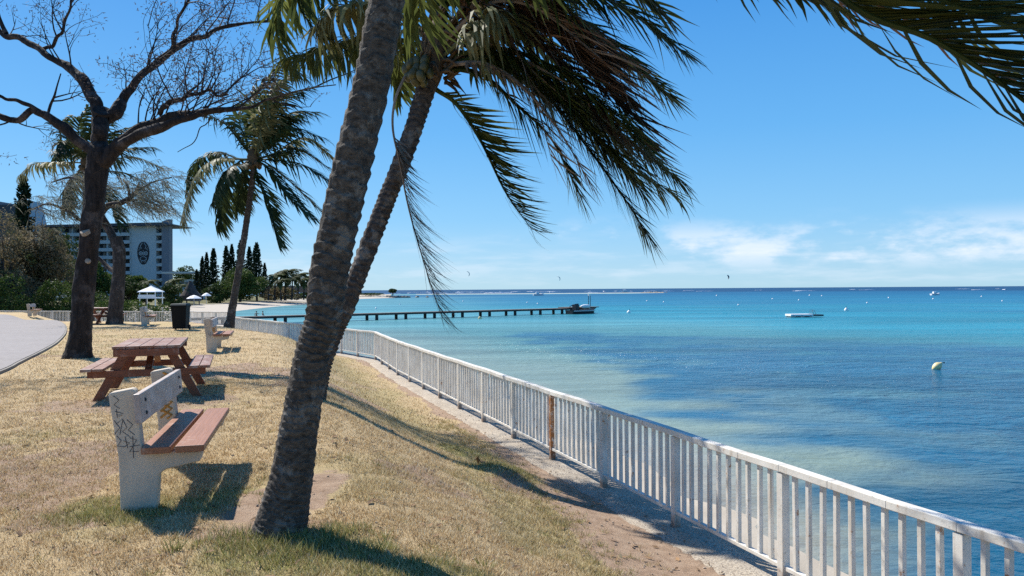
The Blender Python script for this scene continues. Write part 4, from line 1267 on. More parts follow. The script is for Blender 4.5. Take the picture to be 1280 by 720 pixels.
px_tree('leafy_shrub', 'green shrub just left of the dark tree trunk behind the railing', 'shrub', 66, 388, 350, 26, 71, M['bush'], 75, 6000, .11, 7, .08, .05, GB, 0, -.6, part='foliage')
px_tree('leafy_tree', 'yellow green tree in front of the hotel left of the leaning dark trunk', 'tree', 112, 380, 322, 30, 150, M['bush'], 76, 9000, .3, 8, .3, .1, GB, 0, .2)
px_tree('leafy_tree', 'green tree covering the foot of the hotel right of the leaning dark trunk', 'tree', 174, 378, 346, 20, 160, M['bush'], 77, 9000, .28, 8, .3, .1, GB, 0, .2)
px_tree('leafy_shrub', 'dark green shrub left of the white tent roof', 'shrub', 160, 382, 350, 26, 120, M['bushd'], 78, 6000, .2, 7, .1, .05, GB, 0, -.2, part='foliage')
px_tree('leafy_shrub', 'dark green shrub right of the white tent roof', 'shrub', 212, 378, 356, 20, 150, M['bushd'], 79, 5000, .2, 7, .1, .05, GB, 0, -.2, part='foliage')
px_tree('leafy_shrub', 'low dark hedge like shrub just behind the railing left of the bench', 'shrub', 100, 386, 362, 34, 80, M['bushd'], 80, 6000, .14, 7, .08, .05, GB, 0, -.6, part='foliage')
px_tree('leafy_tree', 'broad rounded bright green tree at the back of the beach', 'tree', 300, 379, 336, 33, 205, M['bush'], 81, 12000, .3, 10, .3, .12, GB, 0, .0)
px_tree('leafy_shrub', 'low dark shrub between the thatched hut and the rounded tree', 'shrub', 272, 380, 356, 20, 200, M['bushd'], 82, 5000, .24, 7, .1, .05, GB, 0, -.1, part='foliage')
px_tree('leafy_shrub', 'grey green low shrub under the row of far palms', 'shrub', 352, 377, 359, 26, 235, M['casu'], 83, 5000, .3, 7, .1, .05, GB, 0, -.1, part='foliage')
px_tree('leafy_shrub', 'dark low shrub at the right end of the far palm row', 'shrub', 392, 375, 356, 24, 280, M['bushd'], 84, 5000, .35, 7, .1, .05, GB, 0, -.1, part='foliage')
px_tree('leafy_tree', 'tree on the low hill behind the white flat roofed building', 'tree', 232, 362, 333, 22, 330, M['bushd'], 85, 5000, .45, 8, .3, .1, GB, 0, .3)
px_tree('leafy_tree', 'dark tree behind the upper floors at the left end of the hotel', 'tree', 72, 372, 286, 26, 270, M['bushd'], 86, 5000, .45, 8, .3, .1, GB, 0, .3)
px_tree('leafy_tree', 'small lone tree on the bare sand spit', 'tree', 491, 371.5, 361, 7, 394, M['bushd'], 87, 2600, .25, 6, .25, .25, None, 0, .1)
px_tree('leafy_shrub', 'low scrub patch covering the sand spit beside the lone tree', 'shrub', 462, 372, 366.5, 22, 396, M['bushd'], 88, 3000, .3, 7, .05, .05, None, 0, .1, part='foliage')

def hedge(label, u0, u1, vt, y, mat, seed, n, size):
    x0, x1 = P(u0, 380, y).x, P(u1, 380, y).x; H = P((u0 + u1) / 2, vt, y).z + .8
    k = max(3, int((x1 - x0) / 1.3)); r_ = random.Random(seed)
    lobes = [(V(((x1 - x0) * ((i + .5) / k - .5), r_.uniform(-.3, .3), H * r_.uniform(.4, .6))), V((1.1, .9, H * r_.uniform(.38, .55)))) for i in range(k)]
    return leafy('hedge', label, 'hedge', V(((x0 + x1) / 2, y, -.8)), 0.0, H, lobes, n, size, mat, M['greybark'], seed, 'hedges beyond the far railing', 0, False, 'foliage') if False else (lambda root: (np_mesh('foliage', (vs_ := leaf_cloud(lobes, n, size, seed)), np.arange(len(vs_)), np.full(len(vs_) // 4, 4), mat, parent=root), root)[1])(thing('hedge', label, 'hedge', V(((x0 + x1) / 2, y, -.8)), 0, 'hedges beyond the far railing'))
hedge('low green hedge behind the railing left of the dark tree trunk', -30, 92, 378, 73, M['bushd'], 91, 12000, .1)
hedge('low green hedge behind the railing between the dark tree trunk and the wheelie bin', 100, 214, 379.5, 70, M['bush'], 92, 12000, .1)
# ------------------------------------------------------------------ column pines
def column_pine(label, u, vb, vt, y, proto=[None], zb=-.2):
    H = P(u, vt, y).z - zb; x = P(u, 360, y).x
    if proto[0] is None:
        root = thing('column_pine', label, 'pine tree', (0, 0, 0), 0, 'row of column pines behind the beach')
        mb = MB(); mb.tube([(0, 0, -.02), (0, 0, .5), (0, 0, .99)], [.018, .011, .002], 6)
        mb.build('trunk', M['greybark'], root)
        vs = []; rr = random.Random(3)
        nw = 36
        for w in range(nw):
            z = .12 + .86 * (w / (nw - 1))
            R = .16 * (1 - w / nw) ** .85 * rr.uniform(.6, 1.2) + .014
            if w < 3: R *= .7
            nb = 9
            for b in range(nb):
                if rr.random() < .24: continue
                a = 2 * PI * b / nb + w * .7 + rr.uniform(-.15, .15)
                dv = V((math.cos(a), math.sin(a), 0))
                for k in range(13):
                    s = rr.uniform(.15, 1) ** .8
                    c = dv * (R * s) + V((0, 0, z + .02 * s * s + rr.gauss(0, .008)))
                    e = (dv * .5 + V((rr.gauss(0, .6), rr.gauss(0, .6), rr.gauss(.55, .4)))).normalized() * .018
                    wv = e.cross(V((rr.gauss(0, 1), rr.gauss(0, 1), rr.gauss(0, 1)))).normalized() * .009
                    vs += [tuple(c - e), tuple(c + wv), tuple(c + e), tuple(c - wv)]
        vs = np.array(vs)
        np_mesh('crown', vs, np.arange(len(vs)), np.full(len(vs) // 4, 4), M['arau'], parent=root)
        proto[0] = root; o = root
    else:
        o = copy_tree(proto[0]); o['label'] = label
    o.location = (x, y, zb); k = H; o.scale = (k * PINEW[0], k * PINEW[0], k); o.rotation_euler = (0, 0, u * 1.3)
    return o
PINEW = [1.0]
for i, (u, vt, y, w, lb) in enumerate([(253, 321, 236, .85, 'shortest column pine at the left end of the pine row'), (258.5, 316, 232, .8, 'second column pine from the left end, narrow and short'), (267, 311, 230, 1.05, 'column pine standing alone in the left half of the row'),
        (283, 308, 232, .95, 'column pine left of the tight middle cluster'), (290, 306, 236, .8, 'slim column pine in the left of the tight middle cluster'), (301, 301, 230, 1.0, 'tallest column pine rising just left of the curved palm trunk'),
        (312, 309, 238, .9, 'column pine half hidden behind the curved palm trunk'), (321, 304, 230, 1.1, 'tall broad column pine right of the curved palm trunk'), (331, 329, 240, .9, 'small column pine right of the pine row before the palms'),
        (246, 337, 250, 1.2, 'small dark column pine above the thatched hut')]):
    PINEW[0] = w
    column_pine(lb, u, 379, vt, y)
PINEW[0] = .95
o = column_pine('lone dark pine poking above the dark end of the hotel at far left', 30, 360, 222, 262)
o['group'] = ''; del o['group']

# ------------------------------------------------------------------ far palms
def far_palm_proto():
    root = thing('far_palm', 'p', 'palm tree', (0, 0, 0))
    mb = MB(); mb.tube([(0, 0, -.3), (.1, 0, 2.5), (.3, 0, 5)], [.2, .15, .12], 7)
    mb.build('trunk', M['greybark'], root)
    allm = MB(); rr = random.Random(6); c = V((.3, 0, 5))
    for k in range(18):
        a = k * 2.4; e = rr.uniform(-.2, 1.2); L = rr.uniform(2.1, 2.8)
        pts_ = [c + V((math.cos(a) * L * s * math.cos(e * (1 - .6 * s)) + .35 * s * s, math.sin(a) * L * s * math.cos(e * (1 - .6 * s)), L * s * math.sin(e) - 1.7 * s * s)) for s in (0, .25, .5, .75, 1)]
        f_ = frond(pts_, n=22, L=.7, windk=.5, droop=.6, seed=k, width=.05, stalk=.04, seg=2)
        allm.add(f_.v, f_.f)
    allm.build('crown', M['frondfar'], root)
    return root
fp = None
FP = [(337, 352, 225, 'far palm nearest the pine row with the lowest crown'), (345, 344, 228, 'far palm second from the pine row'), (352, 350, 222, 'short far palm in front of the taller ones right of the pines'), (358, 339, 232, 'tallest of the far palms behind the beach'),
      (366, 347, 228, 'far palm just right of the tallest one'), (374, 343, 240, 'far palm left of the darker round crown'), (381, 349, 236, 'far palm close to the big leaning trunk'), (388, 346, 246, 'far palm partly hidden by the left edge of the big leaning trunk'),
      (184, 352, 140, 'bushy palm in front of the hotel emblem wall'), (163, 356, 150, 'palm in front of the hotel balconies beside the leaning trunk'), (218, 350, 190, 'palm in front of the white flat roofed building'), (224, 357, 176, 'low palm left of the thatched hut'), (97, 330, 160, 'palm showing left of the dark trunk in front of the hotel')]
for i, (u, v, y, lb) in enumerate(FP):
    if fp is None: fp = far_palm_proto(); o = fp
    else: o = copy_tree(fp)
    top = P(u, v, y); zb = .1 if y > 200 else -.3
    k = (top.z - zb) / 5.3
    kw = k * (1.0 if y < 200 else 1.15)
    o.location = (top.x - .3 * kw, y, zb); o.scale = (kw, kw, k); o.rotation_euler = (0, 0, (i * 37 % 50 - 25) * .02)
    o['label'] = lb; o['group'] = 'palms around the hotel and beach'
# ------------------------------------------------------------------ benches
def graffiti(mb, strokes, x0, z0, sx, sz, y, r=.004):
    for st_ in strokes:
        mb.tube([(x0 + sx * a, y, z0 + sz * b) for a, b in st_], r, 4)
def make_bench(name, label, full=True):
    # local frame: y runs along the bench, x points the way a sitter faces
    root = thing(name, label, 'bench')
    prof = [(.02, 0), (.25, 0), (.262, .26), (.30, .295), (.53, .34), (.545, .41), (.175, .425), (.155, .47), (.115, .85), (.095, .865), (-.045, .84), (-.052, .82), (.008, .40)]
    for y0 in (.0, 1.42):
        mb = MB(); mb.prism(prof, y0, y0 + .11)
        leg = mb.build('leg', M['conc'], root, bevel=.012)
        if full and y0 == 0:
            g = MB()
            S = [[(0, 1), (.18, .93), (.02, .86), (.2, .8)], [(.05, .76), (.3, .72)], [(.1, .79), (.12, .66), (.28, .7), (.1, .7)], [(.02, .62), (.2, .5), (.02, .4)], [(.08, .56), (.3, .64), (.2, .4)], [(.3, .62), (.42, .5), (.28, .44), (.5, .36)],
                 [(.42, .62), (.6, .54), (.46, .46), (.66, .38)], [(.1, .38), (.24, .3), (.12, .22), (.36, .2)], [(.36, .36), (.44, .18)], [(.5, .34), (.72, .3), (.5, .12), (.78, .12)], [(.6, .36), (.62, .02)], [(.5, .2), (.82, .22)], [(.3, .3), (.5, .26), (.34, .2)]]
            graffiti(g, S, -.02, .38, .2, .44, -.0005, .0028)
            g.build('graffiti', M['graf'], leg)
        if full and y0 > 0:
            g = MB()
            for k in range(7):
                z = .44 + .055 * k
                g.tube([(.03, y0 - .001, z), (.09, y0 - .001, z + .05), (.05, y0 - .001, z + .06), (.12, y0 - .001, z + .02), (.08, y0 - .001, z - .01)], .011, 4)
            g.build('graffiti', M['graf_o'], leg)
    for x in (.17, .385):
        mb = MB()
        for s in range(8):
            pass
        mb.box((x + .09, .765, .449), (.185, 1.72, .047))
        mb.build('seat_plank', M['benchwood'], root, bevel=.006)
    mb = MB()
    R = Matrix.Rotation(-.085, 3, 'Y')
    mb.box((.149, .765, .735), (.045, 1.7, .2), R)
    back = mb.build('backrest', M['woodgrey'], root, bevel=.006)
    bm_ = MB()
    for y in (.06, 1.47):
        for z in (.69, .78):
            bm_.lathe([(.014, 0), (.013, .008), (.004, .011)], 8, (0, 0, 0))
            n = 8 * 3
            for i in range(len(bm_.v) - n, len(bm_.v)):
                a, b, c = bm_.v[i]
                bm_.v[i] = (.171 + .085 * (.735 - z) * 1 + c, y + a, z + b)
    bm_.build('bolt', M['bolt'], back)
    return root
def place(o, p, rz, sink=.02):
    o.location = (p.x, p.y, gz(p.x, p.y) - sink); o.rotation_euler = (0, 0, rz)
BG = 'concrete and plank benches on the lawn'
ben = make_bench('park_bench', 'nearest bench with scribbled graffiti on its pale concrete leg')
ben['group'] = BG
b0 = P(148, 636, 5.25)
place(ben, V((-2.70, 5.18)), math.radians(15))
for u, v, rz, lb in ((257, 441, 17, 'bench behind the picnic table facing the railing corner and middle palm'), (176, 407.5, 22, 'far bench between the leaning dark trunk and the wheelie bin'), (34, 395.2, 20, 'most distant bench beside the curve of the paved path')):
    o = copy_tree(ben); o['label'] = lb
    p = GG(u, v)
    place(o, p, math.radians(rz))

# ------------------------------------------------------------------ picnic tables
def make_table(name, label):
    root = thing(name, label, 'picnic table')
    LT = 1.9; W = .86
    for i in range(5):
        mb = MB(); w = W / 5
        mb.box((-W / 2 + w * (i + .5), 0, .735), (w - .008, LT, .042))
        mb.build('top_plank', M['benchtop'], root, bevel=.005)
    for s in (-1, 1):
        for k in range(2):
            mb = MB(); mb.box((s * (.60 + k * .145), 0, .44), (.135, LT, .04)); mb.build('seat_plank', M['benchtop'], root, bevel=.005)
    for e in (-1, 1):
        y = e * .78
        mb = MB(); mb.box((0, e * .94, .665), (W - .04, .045, .1)); mb.build('apron', M['wood'], root, bevel=.004)
        mb = MB(); mb.box((0, y, .37), (1.5, .045, .095)); mb.build('bearer', M['wood'], root, bevel=.004)
        mb = MB(); mb.box((0, y, .675), (.76, .045, .08)); mb.build('top_batten', M['wood'], root, bevel=.004)
        for s in (-1, 1):
            mb = MB(); mb.bar((s * .24, y - e * .047, .71), (s * .63, y - e * .047, -.01), .045, .11, (0, 1, 0)) if False else None
            mb = MB()
            mb.prism([(s * .19, .712), (s * .32, .712), (s * .70, 0), (s * .57, 0)][::s], y - e * .07, y - e * .024)
            mb.build('leg', M['wood'], root, bevel=.004)
        mb = MB(); mb.bar((0, y - e * .05, .40), (0, e * .12, .7), .09, .04); mb.build('brace', M['wood'], root, bevel=.004)
    return root
M['benchtop'] = wood_mat('sun_bleached_plank', (.16, .06, .029), (.29, .115, .062), (.37, .28, .23), (6, .2, 6), .5)
TG = 'red brown picnic tables'
tab = make_table('picnic_table', 'red brown wooden picnic table in the middle of the lawn behind the nearest bench')
tab['group'] = TG
place(tab, V((-5.36, 11.35)), math.radians(20), .0)
o = copy_tree(tab); o['label'] = 'far red brown picnic table half hidden behind the bare tree trunk'
p = GG(123, 404.5); place(o, p, math.radians(65), 0)

# ------------------------------------------------------------------ wheelie bin
p = GG(226, 412.5)
bn = thing('wheelie_bin', 'dark wheelie bin standing alone on the lawn before the far railing', 'bin', (p.x, p.y, gz(p.x, p.y)), .15)
mb = MB()
def taper(mb, z0, z1, w0, d0, w1, d1, y0=0, y1=0):
    vs = [(-w0 / 2, -d0 / 2 + y0, z0), (w0 / 2, -d0 / 2 + y0, z0), (w0 / 2, d0 / 2 + y0, z0), (-w0 / 2, d0 / 2 + y0, z0), (-w1 / 2, -d1 / 2 + y1, z1), (w1 / 2, -d1 / 2 + y1, z1), (w1 / 2, d1 / 2 + y1, z1), (-w1 / 2, d1 / 2 + y1, z1)]
    mb.add(vs, [(3, 2, 1, 0), (4, 5, 6, 7), (0, 1, 5, 4), (1, 2, 6, 5), (2, 3, 7, 6), (3, 0, 4, 7)])
taper(mb, .06, .93, .56, .56, .66, .7); mb.build('body', M['bin'], bn, bevel=.02)
mb = MB(); taper(mb, .905, .955, .70, .76, .71, .77); mb.build('rim', M['bin'], bn, bevel=.01)
mb = MB(); taper(mb, .956, 1.03, .70, .78, .64, .62); mb.build('lid', M['binlid'], bn, bevel=.015)
mb = MB(); mb.tube([(-.3, .42, .93), (-.3, .47, .97), (.3, .47, .97), (.3, .42, .93)], .016, 8); mb.build('handle', M['bin'], bn)
for s in (-1, 1):
    mb = MB(); mb.tube([(s * .27, .29, .1), (s * .33, .29, .1)], .1, 16); mb.build('wheel', M['rubber'], bn)
bn.scale = (.86, .9, 1)

# ------------------------------------------------------------------ hotel
HY = 290.0
def HX(u): return (u - 640) / F * HY
def HZ(v, u=130): return P(u, v, HY).z
h0 = V((HX(203), HY, 0))
hot = thing('hotel_building', 'long pale balconied hotel with a dark oval mask emblem on its white end wall', 'building', (h0.x, h0.y, 0))
def hx(u): return HX(u) - h0.x
zt = HZ(283); zr = HZ(276)
mb = MB(); mb.box(((hx(48) + hx(196)) / 2, 8, zt / 2 - 1), (hx(196) - hx(48), 11, zt + 2)); mb.build('wall', M['hotelw'], hot)
mb = MB(); mb.box(((hx(164) + hx(195.3)) / 2, 1.4, zt / 2 - 1), (hx(195.3) - hx(164), 2.6, zt + 2)); pan = mb.build('end_wall', M['hotelw'], hot)
mb = MB()
mb.prism([(hx(203.3), -2), (hx(212.5), -2), (hx(213), HZ(274.5)), (hx(203.5), HZ(277.5))], -.6, 2.2); mb.build('fin_wall', M['hotelg'], hot)
mb = MB()
mb.prism([(hx(50), HZ(281.5)), (hx(203.2), HZ(279)), (hx(221), HZ(281.5)), (hx(221), HZ(282.6)), (hx(203), HZ(283)), (hx(50), HZ(284))], -2.4, 14); mb.build('roof', M['hoteld'], hot)
nf = 9; fh = 9.6 * HY / F
sl = MB(); 
for k in range(nf):
    ztop = zt - .6 - k * fh
    # left facade
    mb = MB(); mb.box(((hx(76) + hx(163.6)) / 2, .9, ztop - fh + .45), (hx(163.6) - hx(76), 3.4, 1.25)); mb.build('balcony', M['hotelw'], hot)
    mb = MB(); mb.box(((hx(195.6) + hx(203)) / 2, 1.2, ztop - fh + .4), (hx(203) - hx(195.6), 2.7, .95)); mb.build('balcony', M['hotelw'], hot)
    mb = MB(); mb.box(((hx(195.8) + hx(202.8)) / 2, 2.42, ztop - .9), (hx(202.8) - hx(195.8), .1, 1.6)); mb.build('window', M['glass'], hot)
    for j in range(6):
        xa, xb = hx(77 + j * 14.45), hx(77 + (j + 1) * 14.45)
        mb = MB(); mb.box(((xa + xb) / 2 - .1, 2.4, ztop - .95), (xb - xa - .7, .12, 1.75)); w = mb.build('window', M['glass'], hot)
for j in range(7):
    x = hx(77 + j * 14.43) - .05
    mb = MB(); mb.box((x, 1.15, zt / 2 - 1), (.4, 2.75, zt + 1.9)); mb.build('party_wall', M['hotelw'], hot)
# emblem: dark mask with ring eyes, brow and mouth cut in pale
ex = (hx(172) + hx(186.8)) / 2; ez = (HZ(302.5) + HZ(331)) / 2; rw = (hx(186.8) - hx(172)) / 2; rh = (HZ(302.5) - HZ(331)) / 2
def plate(pts, y0, y1, mat, parent, name):
    mb = MB(); mb.prism(pts, y0, y1); return mb.build(name, mat, parent)
ov = []
for k in range(40):
    a = 2 * PI * k / 40
    wdt = rw * (1.02 - .2 * max(0, -math.sin(a)) ** 1.5)
    ov.append((ex + wdt * math.cos(a) * (abs(math.cos(a)) ** -.12 if abs(math.cos(a)) > .02 else 1), ez + rh * math.sin(a)))
emb = plate(ov[::-1], -.02, .08, M['emb'], pan, 'emblem')
dm = MB()
def ring(cx, cz, r0, r1, y):
    n = 18; vs = []
    for k in range(n):
        a = 2 * PI * k / n
        vs += [(cx + r0 * math.cos(a), y, cz + r0 * math.sin(a)), (cx + r1 * math.cos(a), y, cz + r1 * math.sin(a))]
    dm.add(vs, [(2 * k, 2 * k + 1, (2 * k + 3) % (2 * n), (2 * k + 2) % (2 * n)) for k in range(n)])
for s in (-1, 1):
    cx = ex + s * rw * .42; cz = ez - rh * .02
    ring(cx, cz, rw * .22, rw * .33, -.04); ring(cx, cz, .01, rw * .1, -.04)
    dm.tube([(ex + s * rw * .12, -.04, ez + rh * .9), (ex + s * rw * .5, -.04, ez + rh * .62), (ex + s * rw * .3, -.04, ez + rh * .4)], rw * .75 * .06, 5)
    dm.tube([(ex + s * rw * .72, -.04, ez + rh * .5), (ex + s * rw * .5, -.04, ez + rh * .36), (ex + s * rw * .8, -.04, ez + rh * .26)], rw * .75 * .05, 5)
    dm.tube([(ex + s * rw * .15, -.04, ez - rh * .3), (ex + s * rw * .5, -.04, ez - rh * .42), (ex + s * rw * .55, -.04, ez - rh * .56), (ex, -.04, ez - rh * .7)], rw * .75 * .07, 5)
    dm.tube([(ex + s * rw * .42, -.04, ez - rh * .68), (ex + s * rw * .2, -.04, ez - rh * .82)], rw * .75 * .05, 5)
dm.tube([(ex, -.04, ez + rh * .25), (ex, -.04, ez - rh * .25), (ex - rw * .12, -.04, ez - rh * .32), (ex + rw * .12, -.04, ez - rh * .32)], rw * .75 * .05, 5)
dm.build('emblem_lines', M['hotelw'], emb)
# dark block and the slanted pale wall at the left end
o = thing('hotel_wing', 'dark block with pale slanting side wall at the left end of the hotel', 'building', (HX(28), 285, 0))
mb = MB(); mb.box((0, 4, P(28, 256, 285).z / 2 - 1), ((45 - 12) * .3, 10, P(28, 256, 285).z + 2)); mb.build('wall', M['hoteld'], o)
mb = MB(); wx = lambda u: (u - 28) * .3
mb.prism([(wx(44.8), -2), (wx(53), -2), (wx(53), P(52, 288, 285).z), (wx(44.8), P(44, 250, 285).z)], -1.4, 9.2); mb.build('side_wall', M['hotelw'], o)
mb = MB(); mb.prism([(wx(10.5), -2), (wx(12), -2), (wx(12), P(12, 252, 285).z), (wx(10.5), P(11, 252, 285).z)], -1.4, 9.2); mb.build('parapet', M['hotelg'], o)

# low white building, thatched hut, tent, parasols
y = 262; s = y / F
o = thing('flat_roofed_building', 'low white building with flat overhanging roof right of the hotel', 'building', (P(228, 360, y).x, y, 0))
mb = MB(); mb.box((0, 4, 2.2), (34 * s, 8, 9)); mb.build('wall', M['hotelw'], o)
for k in range(2):
    for j in range(5):
        mb = MB(); mb.box(((j - 2) * 6.3 * s, -.05, 5.2 - k * 3), (4.6 * s, .2, 1.4)); mb.build('window', M['glass'], o)
mb = MB(); mb.box((0, 3, P(228, 341, y).z), (42 * s, 12, .6)); mb.build('roof', M['hotelw'], o)
mb = MB(); mb.box((0, .2, 3.1), (38 * s, 2.4, .9)); mb.build('balcony', M['hotelw'], o)
y = 180; s = y / F
hb = P(238, 375, y)
o = thing('thatched_hut', 'dark conical thatched hut with its lit right face painted paler beside white parasols', 'hut', (hb.x, y, 0))
z0, z1 = P(238, 376, y).z, P(238, 351, y).z
mb = MB(); mb.lathe([(13 * s, z0), (12.5 * s, z0 + 1.2), (8 * s, (z0 + z1) / 2), (1.6 * s, z1 - .3), (.3, z1)], 18); mb.build('roof', M['thatch'], o)
mb = MB()  # paler roof overlay: the sunlit right face put into the colour
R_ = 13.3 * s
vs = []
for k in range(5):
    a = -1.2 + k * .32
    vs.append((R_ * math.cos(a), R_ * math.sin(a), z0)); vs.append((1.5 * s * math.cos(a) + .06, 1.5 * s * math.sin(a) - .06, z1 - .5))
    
mb.add(vs, [(2 * k, 2 * k + 2, 2 * k + 3, 2 * k + 1) for k in range(4)]); r_ = mb.build('painted_lit_face', M['thatchg'], o)
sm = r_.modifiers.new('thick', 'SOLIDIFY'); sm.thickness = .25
mb = MB()
for k in range(8):
    a = k * PI / 4; mb.tube([(11 * s * math.cos(a), 11 * s * math.sin(a), -.6), (11 * s * math.cos(a), 11 * s * math.sin(a), z0 + .3)], .12, 6)
mb.build('support_posts', M['pile'], o)
def parasol(u, v, y, w, label):
    p = P(u, v, y); o = thing('beach_parasol', label, 'parasol', (p.x, y, 0), 0, 'white beach parasols')
    mb = MB(); mb.lathe([(w, p.z - .6), (w * .97, p.z - .5), (w * .5, p.z - .05), (.04, p.z + .2)], 10); mb.build('canopy', M['whiteb'], o)
    mb = MB(); mb.tube([(0, 0, -.6), (0, 0, p.z)], .04, 6); mb.build('pole', M['white'], o)
parasol(207, 372, 165, 1.3, 'white parasol left of the thatched hut')
parasol(242.5, 370, 165, 1.6, 'white parasol right of the thatched hut above the bin')
parasol(258, 367, 190, 1.2, 'white parasol at the foot of the shrub right of the thatched hut')
y = 118; s = y / F
gp = P(189, 384, y)
o = thing('tent_pavilion', 'white pavilion with peaked tent roof on a small raised deck', 'pavilion', (gp.x, y, -.8))
zz = lambda v: P(189, v, y).z + .8
mb = MB()
W = 12 * s
nv = 7; vs = []; prof = [(1.0, 365.2), (.95, 364.4), (.6, 361.8), (.28, 359.6), (.1, 357.9), (.02, 357)]
for r, v in prof:
    for a, b in ((-1, -1), (1, -1), (1, 1), (-1, 1)): vs.append((W * r * a, W * r * b, zz(v)))
mb.add(vs, [(4 * i + k, 4 * i + (k + 1) % 4, 4 * i + 4 + (k + 1) % 4, 4 * i + 4 + k) for i in range(5) for k in range(4)])
mb.build('tent_roof', M['whiteb'], o)
for a in (-1, 1):
    for b in (-1, 1):
        mb = MB(); mb.tube([(W * .8 * a, W * .8 * b, -.3), (W * .8 * a, W * .8 * b, zz(364.8))], .07, 6); mb.build('post', M['white'], o)
mb = MB(); mb.box((0, 0, zz(372.2)), (W * 1.9, W * 1.9, .2)); mb.build('deck', M['white'], o)
mb = MB(); mb.box((0, -W * .9, zz(370)), (W * 1.8, .08, .42)); mb.build('balustrade', M['white'], o)
# small white canopies and huts glimpsed through the olive trees
for u, v, yy, w, lb in ((76, 371, 95, 3.4, 'small white shelter roof glimpsed left of the dark trunk behind the railing'),):
    p = P(u, v, yy); o = thing('beach_shelter', lb, 'shelter', (p.x, yy, -.8))
    mb = MB(); mb.box((0, 0, p.z + .8), (w, 3, .25)); mb.build('roof', M['white'], o)
    for a in (-1, 1):
        mb = MB(); mb.tube([(a * w * .42, -1.2, -.2), (a * w * .42, -1.2, p.z + .75)], .06, 6); mb.build('post', M['white'], o)
y = 250
p = P(380, 366, y); o = thing('long_thatched_roof', 'long low thatched shelter under the far palms', 'shelter', (p.x, y, 0))
mb = MB(); mb.prism([(-14, 2.0), (14, 2.0), (11.5, 4.2), (-11.5, 4.2)], -2.5, 2.5); mb.build('roof', M['thatchg'], o)
for k in range(8):
    mb = MB(); mb.tube([(-12 + k * 3.4, -2.2, -.6), (-12 + k * 3.4, -2.2, 2.05)], .13, 6); mb.build('post', M['pile'], o)

# ------------------------------------------------------------------ sand spit and islet rocks
mb = MB()
tipz = .25
def heap(name, pts, h, mat, seed, label, kind='structure'):
    """low mound along a chain of (x, y, half width)"""
    n = 18; m = len(pts); vs = []
    for x, y, w in pts:
        for k in range(n):
            a = k / (n - 1) * 2 - 1
            z = SEA - .3 + h * (1 - a * a) * (.75 + .5 * float(vnoise(x * .1, y * .1 + k, 0, seed)))
            vs.append((x + .0, y + a * w, z))
    fs = grid_faces(m, n)[:, ::-1]
    o = np_mesh(name, vs, fs, np.full(len(fs), 4), mat, smooth=True)
    return tag(o, label, name.replace('_', ' '), kind=kind)
xs_ = lambda u, y: (u - 640) / F * y
heap('sand_spit', [(xs_(u, 400), 402, w) for u, w in ((425, 6), (440, 14), (455, 16), (470, 16), (482, 12), (488, 2))], 1.9, M['sandbar'], 3, 'pale sand spit reaching into the lagoon')
def rocks(name, label, cen, n, spread, size, seed, mat, cat='rocks'):
    rr = random.Random(seed); mb = MB()
    for k in range(n):
        c = V((cen[0] + rr.gauss(0, spread[0]), cen[1] + rr.gauss(0, spread[1]), SEA + rr.uniform(-.1, .4)))
        s = size * rr.uniform(.5, 1.3); b = len(mb.v)
        mb.lathe([(.05 * s, -.5 * s), (.8 * s, -.3 * s), (.9 * s, .1 * s), (.5 * s, .45 * s), (.05 * s, .55 * s)], 7, c)
        for i in range(b, len(mb.v)):
            p = mb.v[i]; mb.v[i] = (p[0] + rr.gauss(0, .12 * s), p[1] + rr.gauss(0, .12 * s), p[2] + rr.gauss(0, .08 * s))
    o = mb.build(name, mat)
    return tag(o, label, cat)
rocks('breakwater_rocks', 'dark rock pile at the tip of the sand spit', (xs_(496, 396), 396), 60, (4.5, 3), 1.1, 1, M['stone'])
rocks('islet_rocks', 'small rocky islet on the pale sandbar at the horizon', (xs_(817, 690), 690), 40, (5, 3), 1.3, 2, M['stone'])
heap('sandbar', [(xs_(u, 672), 672, w) for u, w in ((520, .5), (560, 3), (600, 2), (660, 4), (700, 3), (760, 5), (800, 7), (830, .5))], .55, M['sandbar'], 9, 'thin pale sandbar far out near the horizon')

# ------------------------------------------------------------------ jetty
J0 = G(740, 391, SEA); J1 = V((-31.5, 92.5, SEA))
dj = (J1 - J0); LJ = dj.length; dj.normalize()
jt = thing('jetty', 'long low wooden jetty on paired dark piles reaching to the right', 'jetty', (J0.x, J0.y, SEA), math.atan2(dj.y, dj.x))
mb = MB(); mb.bar((-.2, 0, .86), (LJ + 9, 0, .87), 1.7, .12); mb.build('deck', M['jetty'], jt)
mb = MB()
for s in (-1, 1): mb.bar((0, s * .8, .71), (LJ + 9, s * .8, .71), .12, .14)
mb.build('stringer', M['pile'], jt)
def along(u, v):
    p = G(u, v, SEA); return (p - J0).dot(dj)
pxs = [697, 669.7, 638, 606, 572, 537, 501, 464.6, 427, 389, 350, 310, 272]
for u in pxs:
    # where the pixel column meets the jetty line
    k = (u - 640) / F
    t_ = (k * J0.y - J0.x) / (dj.x - k * dj.y)
    for s in (-.45, .45):
        mb = MB(); mb.tube([(t_ + s, -.55 * (1 if s > 0 else -1), -1.2), (t_ + s, -.55 * (1 if s > 0 else -1), .8)], .22, 8); mb.build('pile', M['pile'], jt)
for t_, q in ((.5, -.7), (.5, .7), (2.2, -.7), (5.2, .7)):
    mb = MB(); mb.tube([(t_, q, -1.2), (t_, q, .8)], .26, 8); mb.build('pile', M['pile'], jt)
mb = MB(); mb.box((2.7, -.3, .98), (6.4, 3.0, .12)); mb.build('end_platform', M['jetty'], jt)
for t_ in (.75, 1.15):
    mb = MB(); mb.tube([(t_, .4, .95), (t_, .4, 3.05)], .05, 6); mb.build('mast', M['pile'], jt)
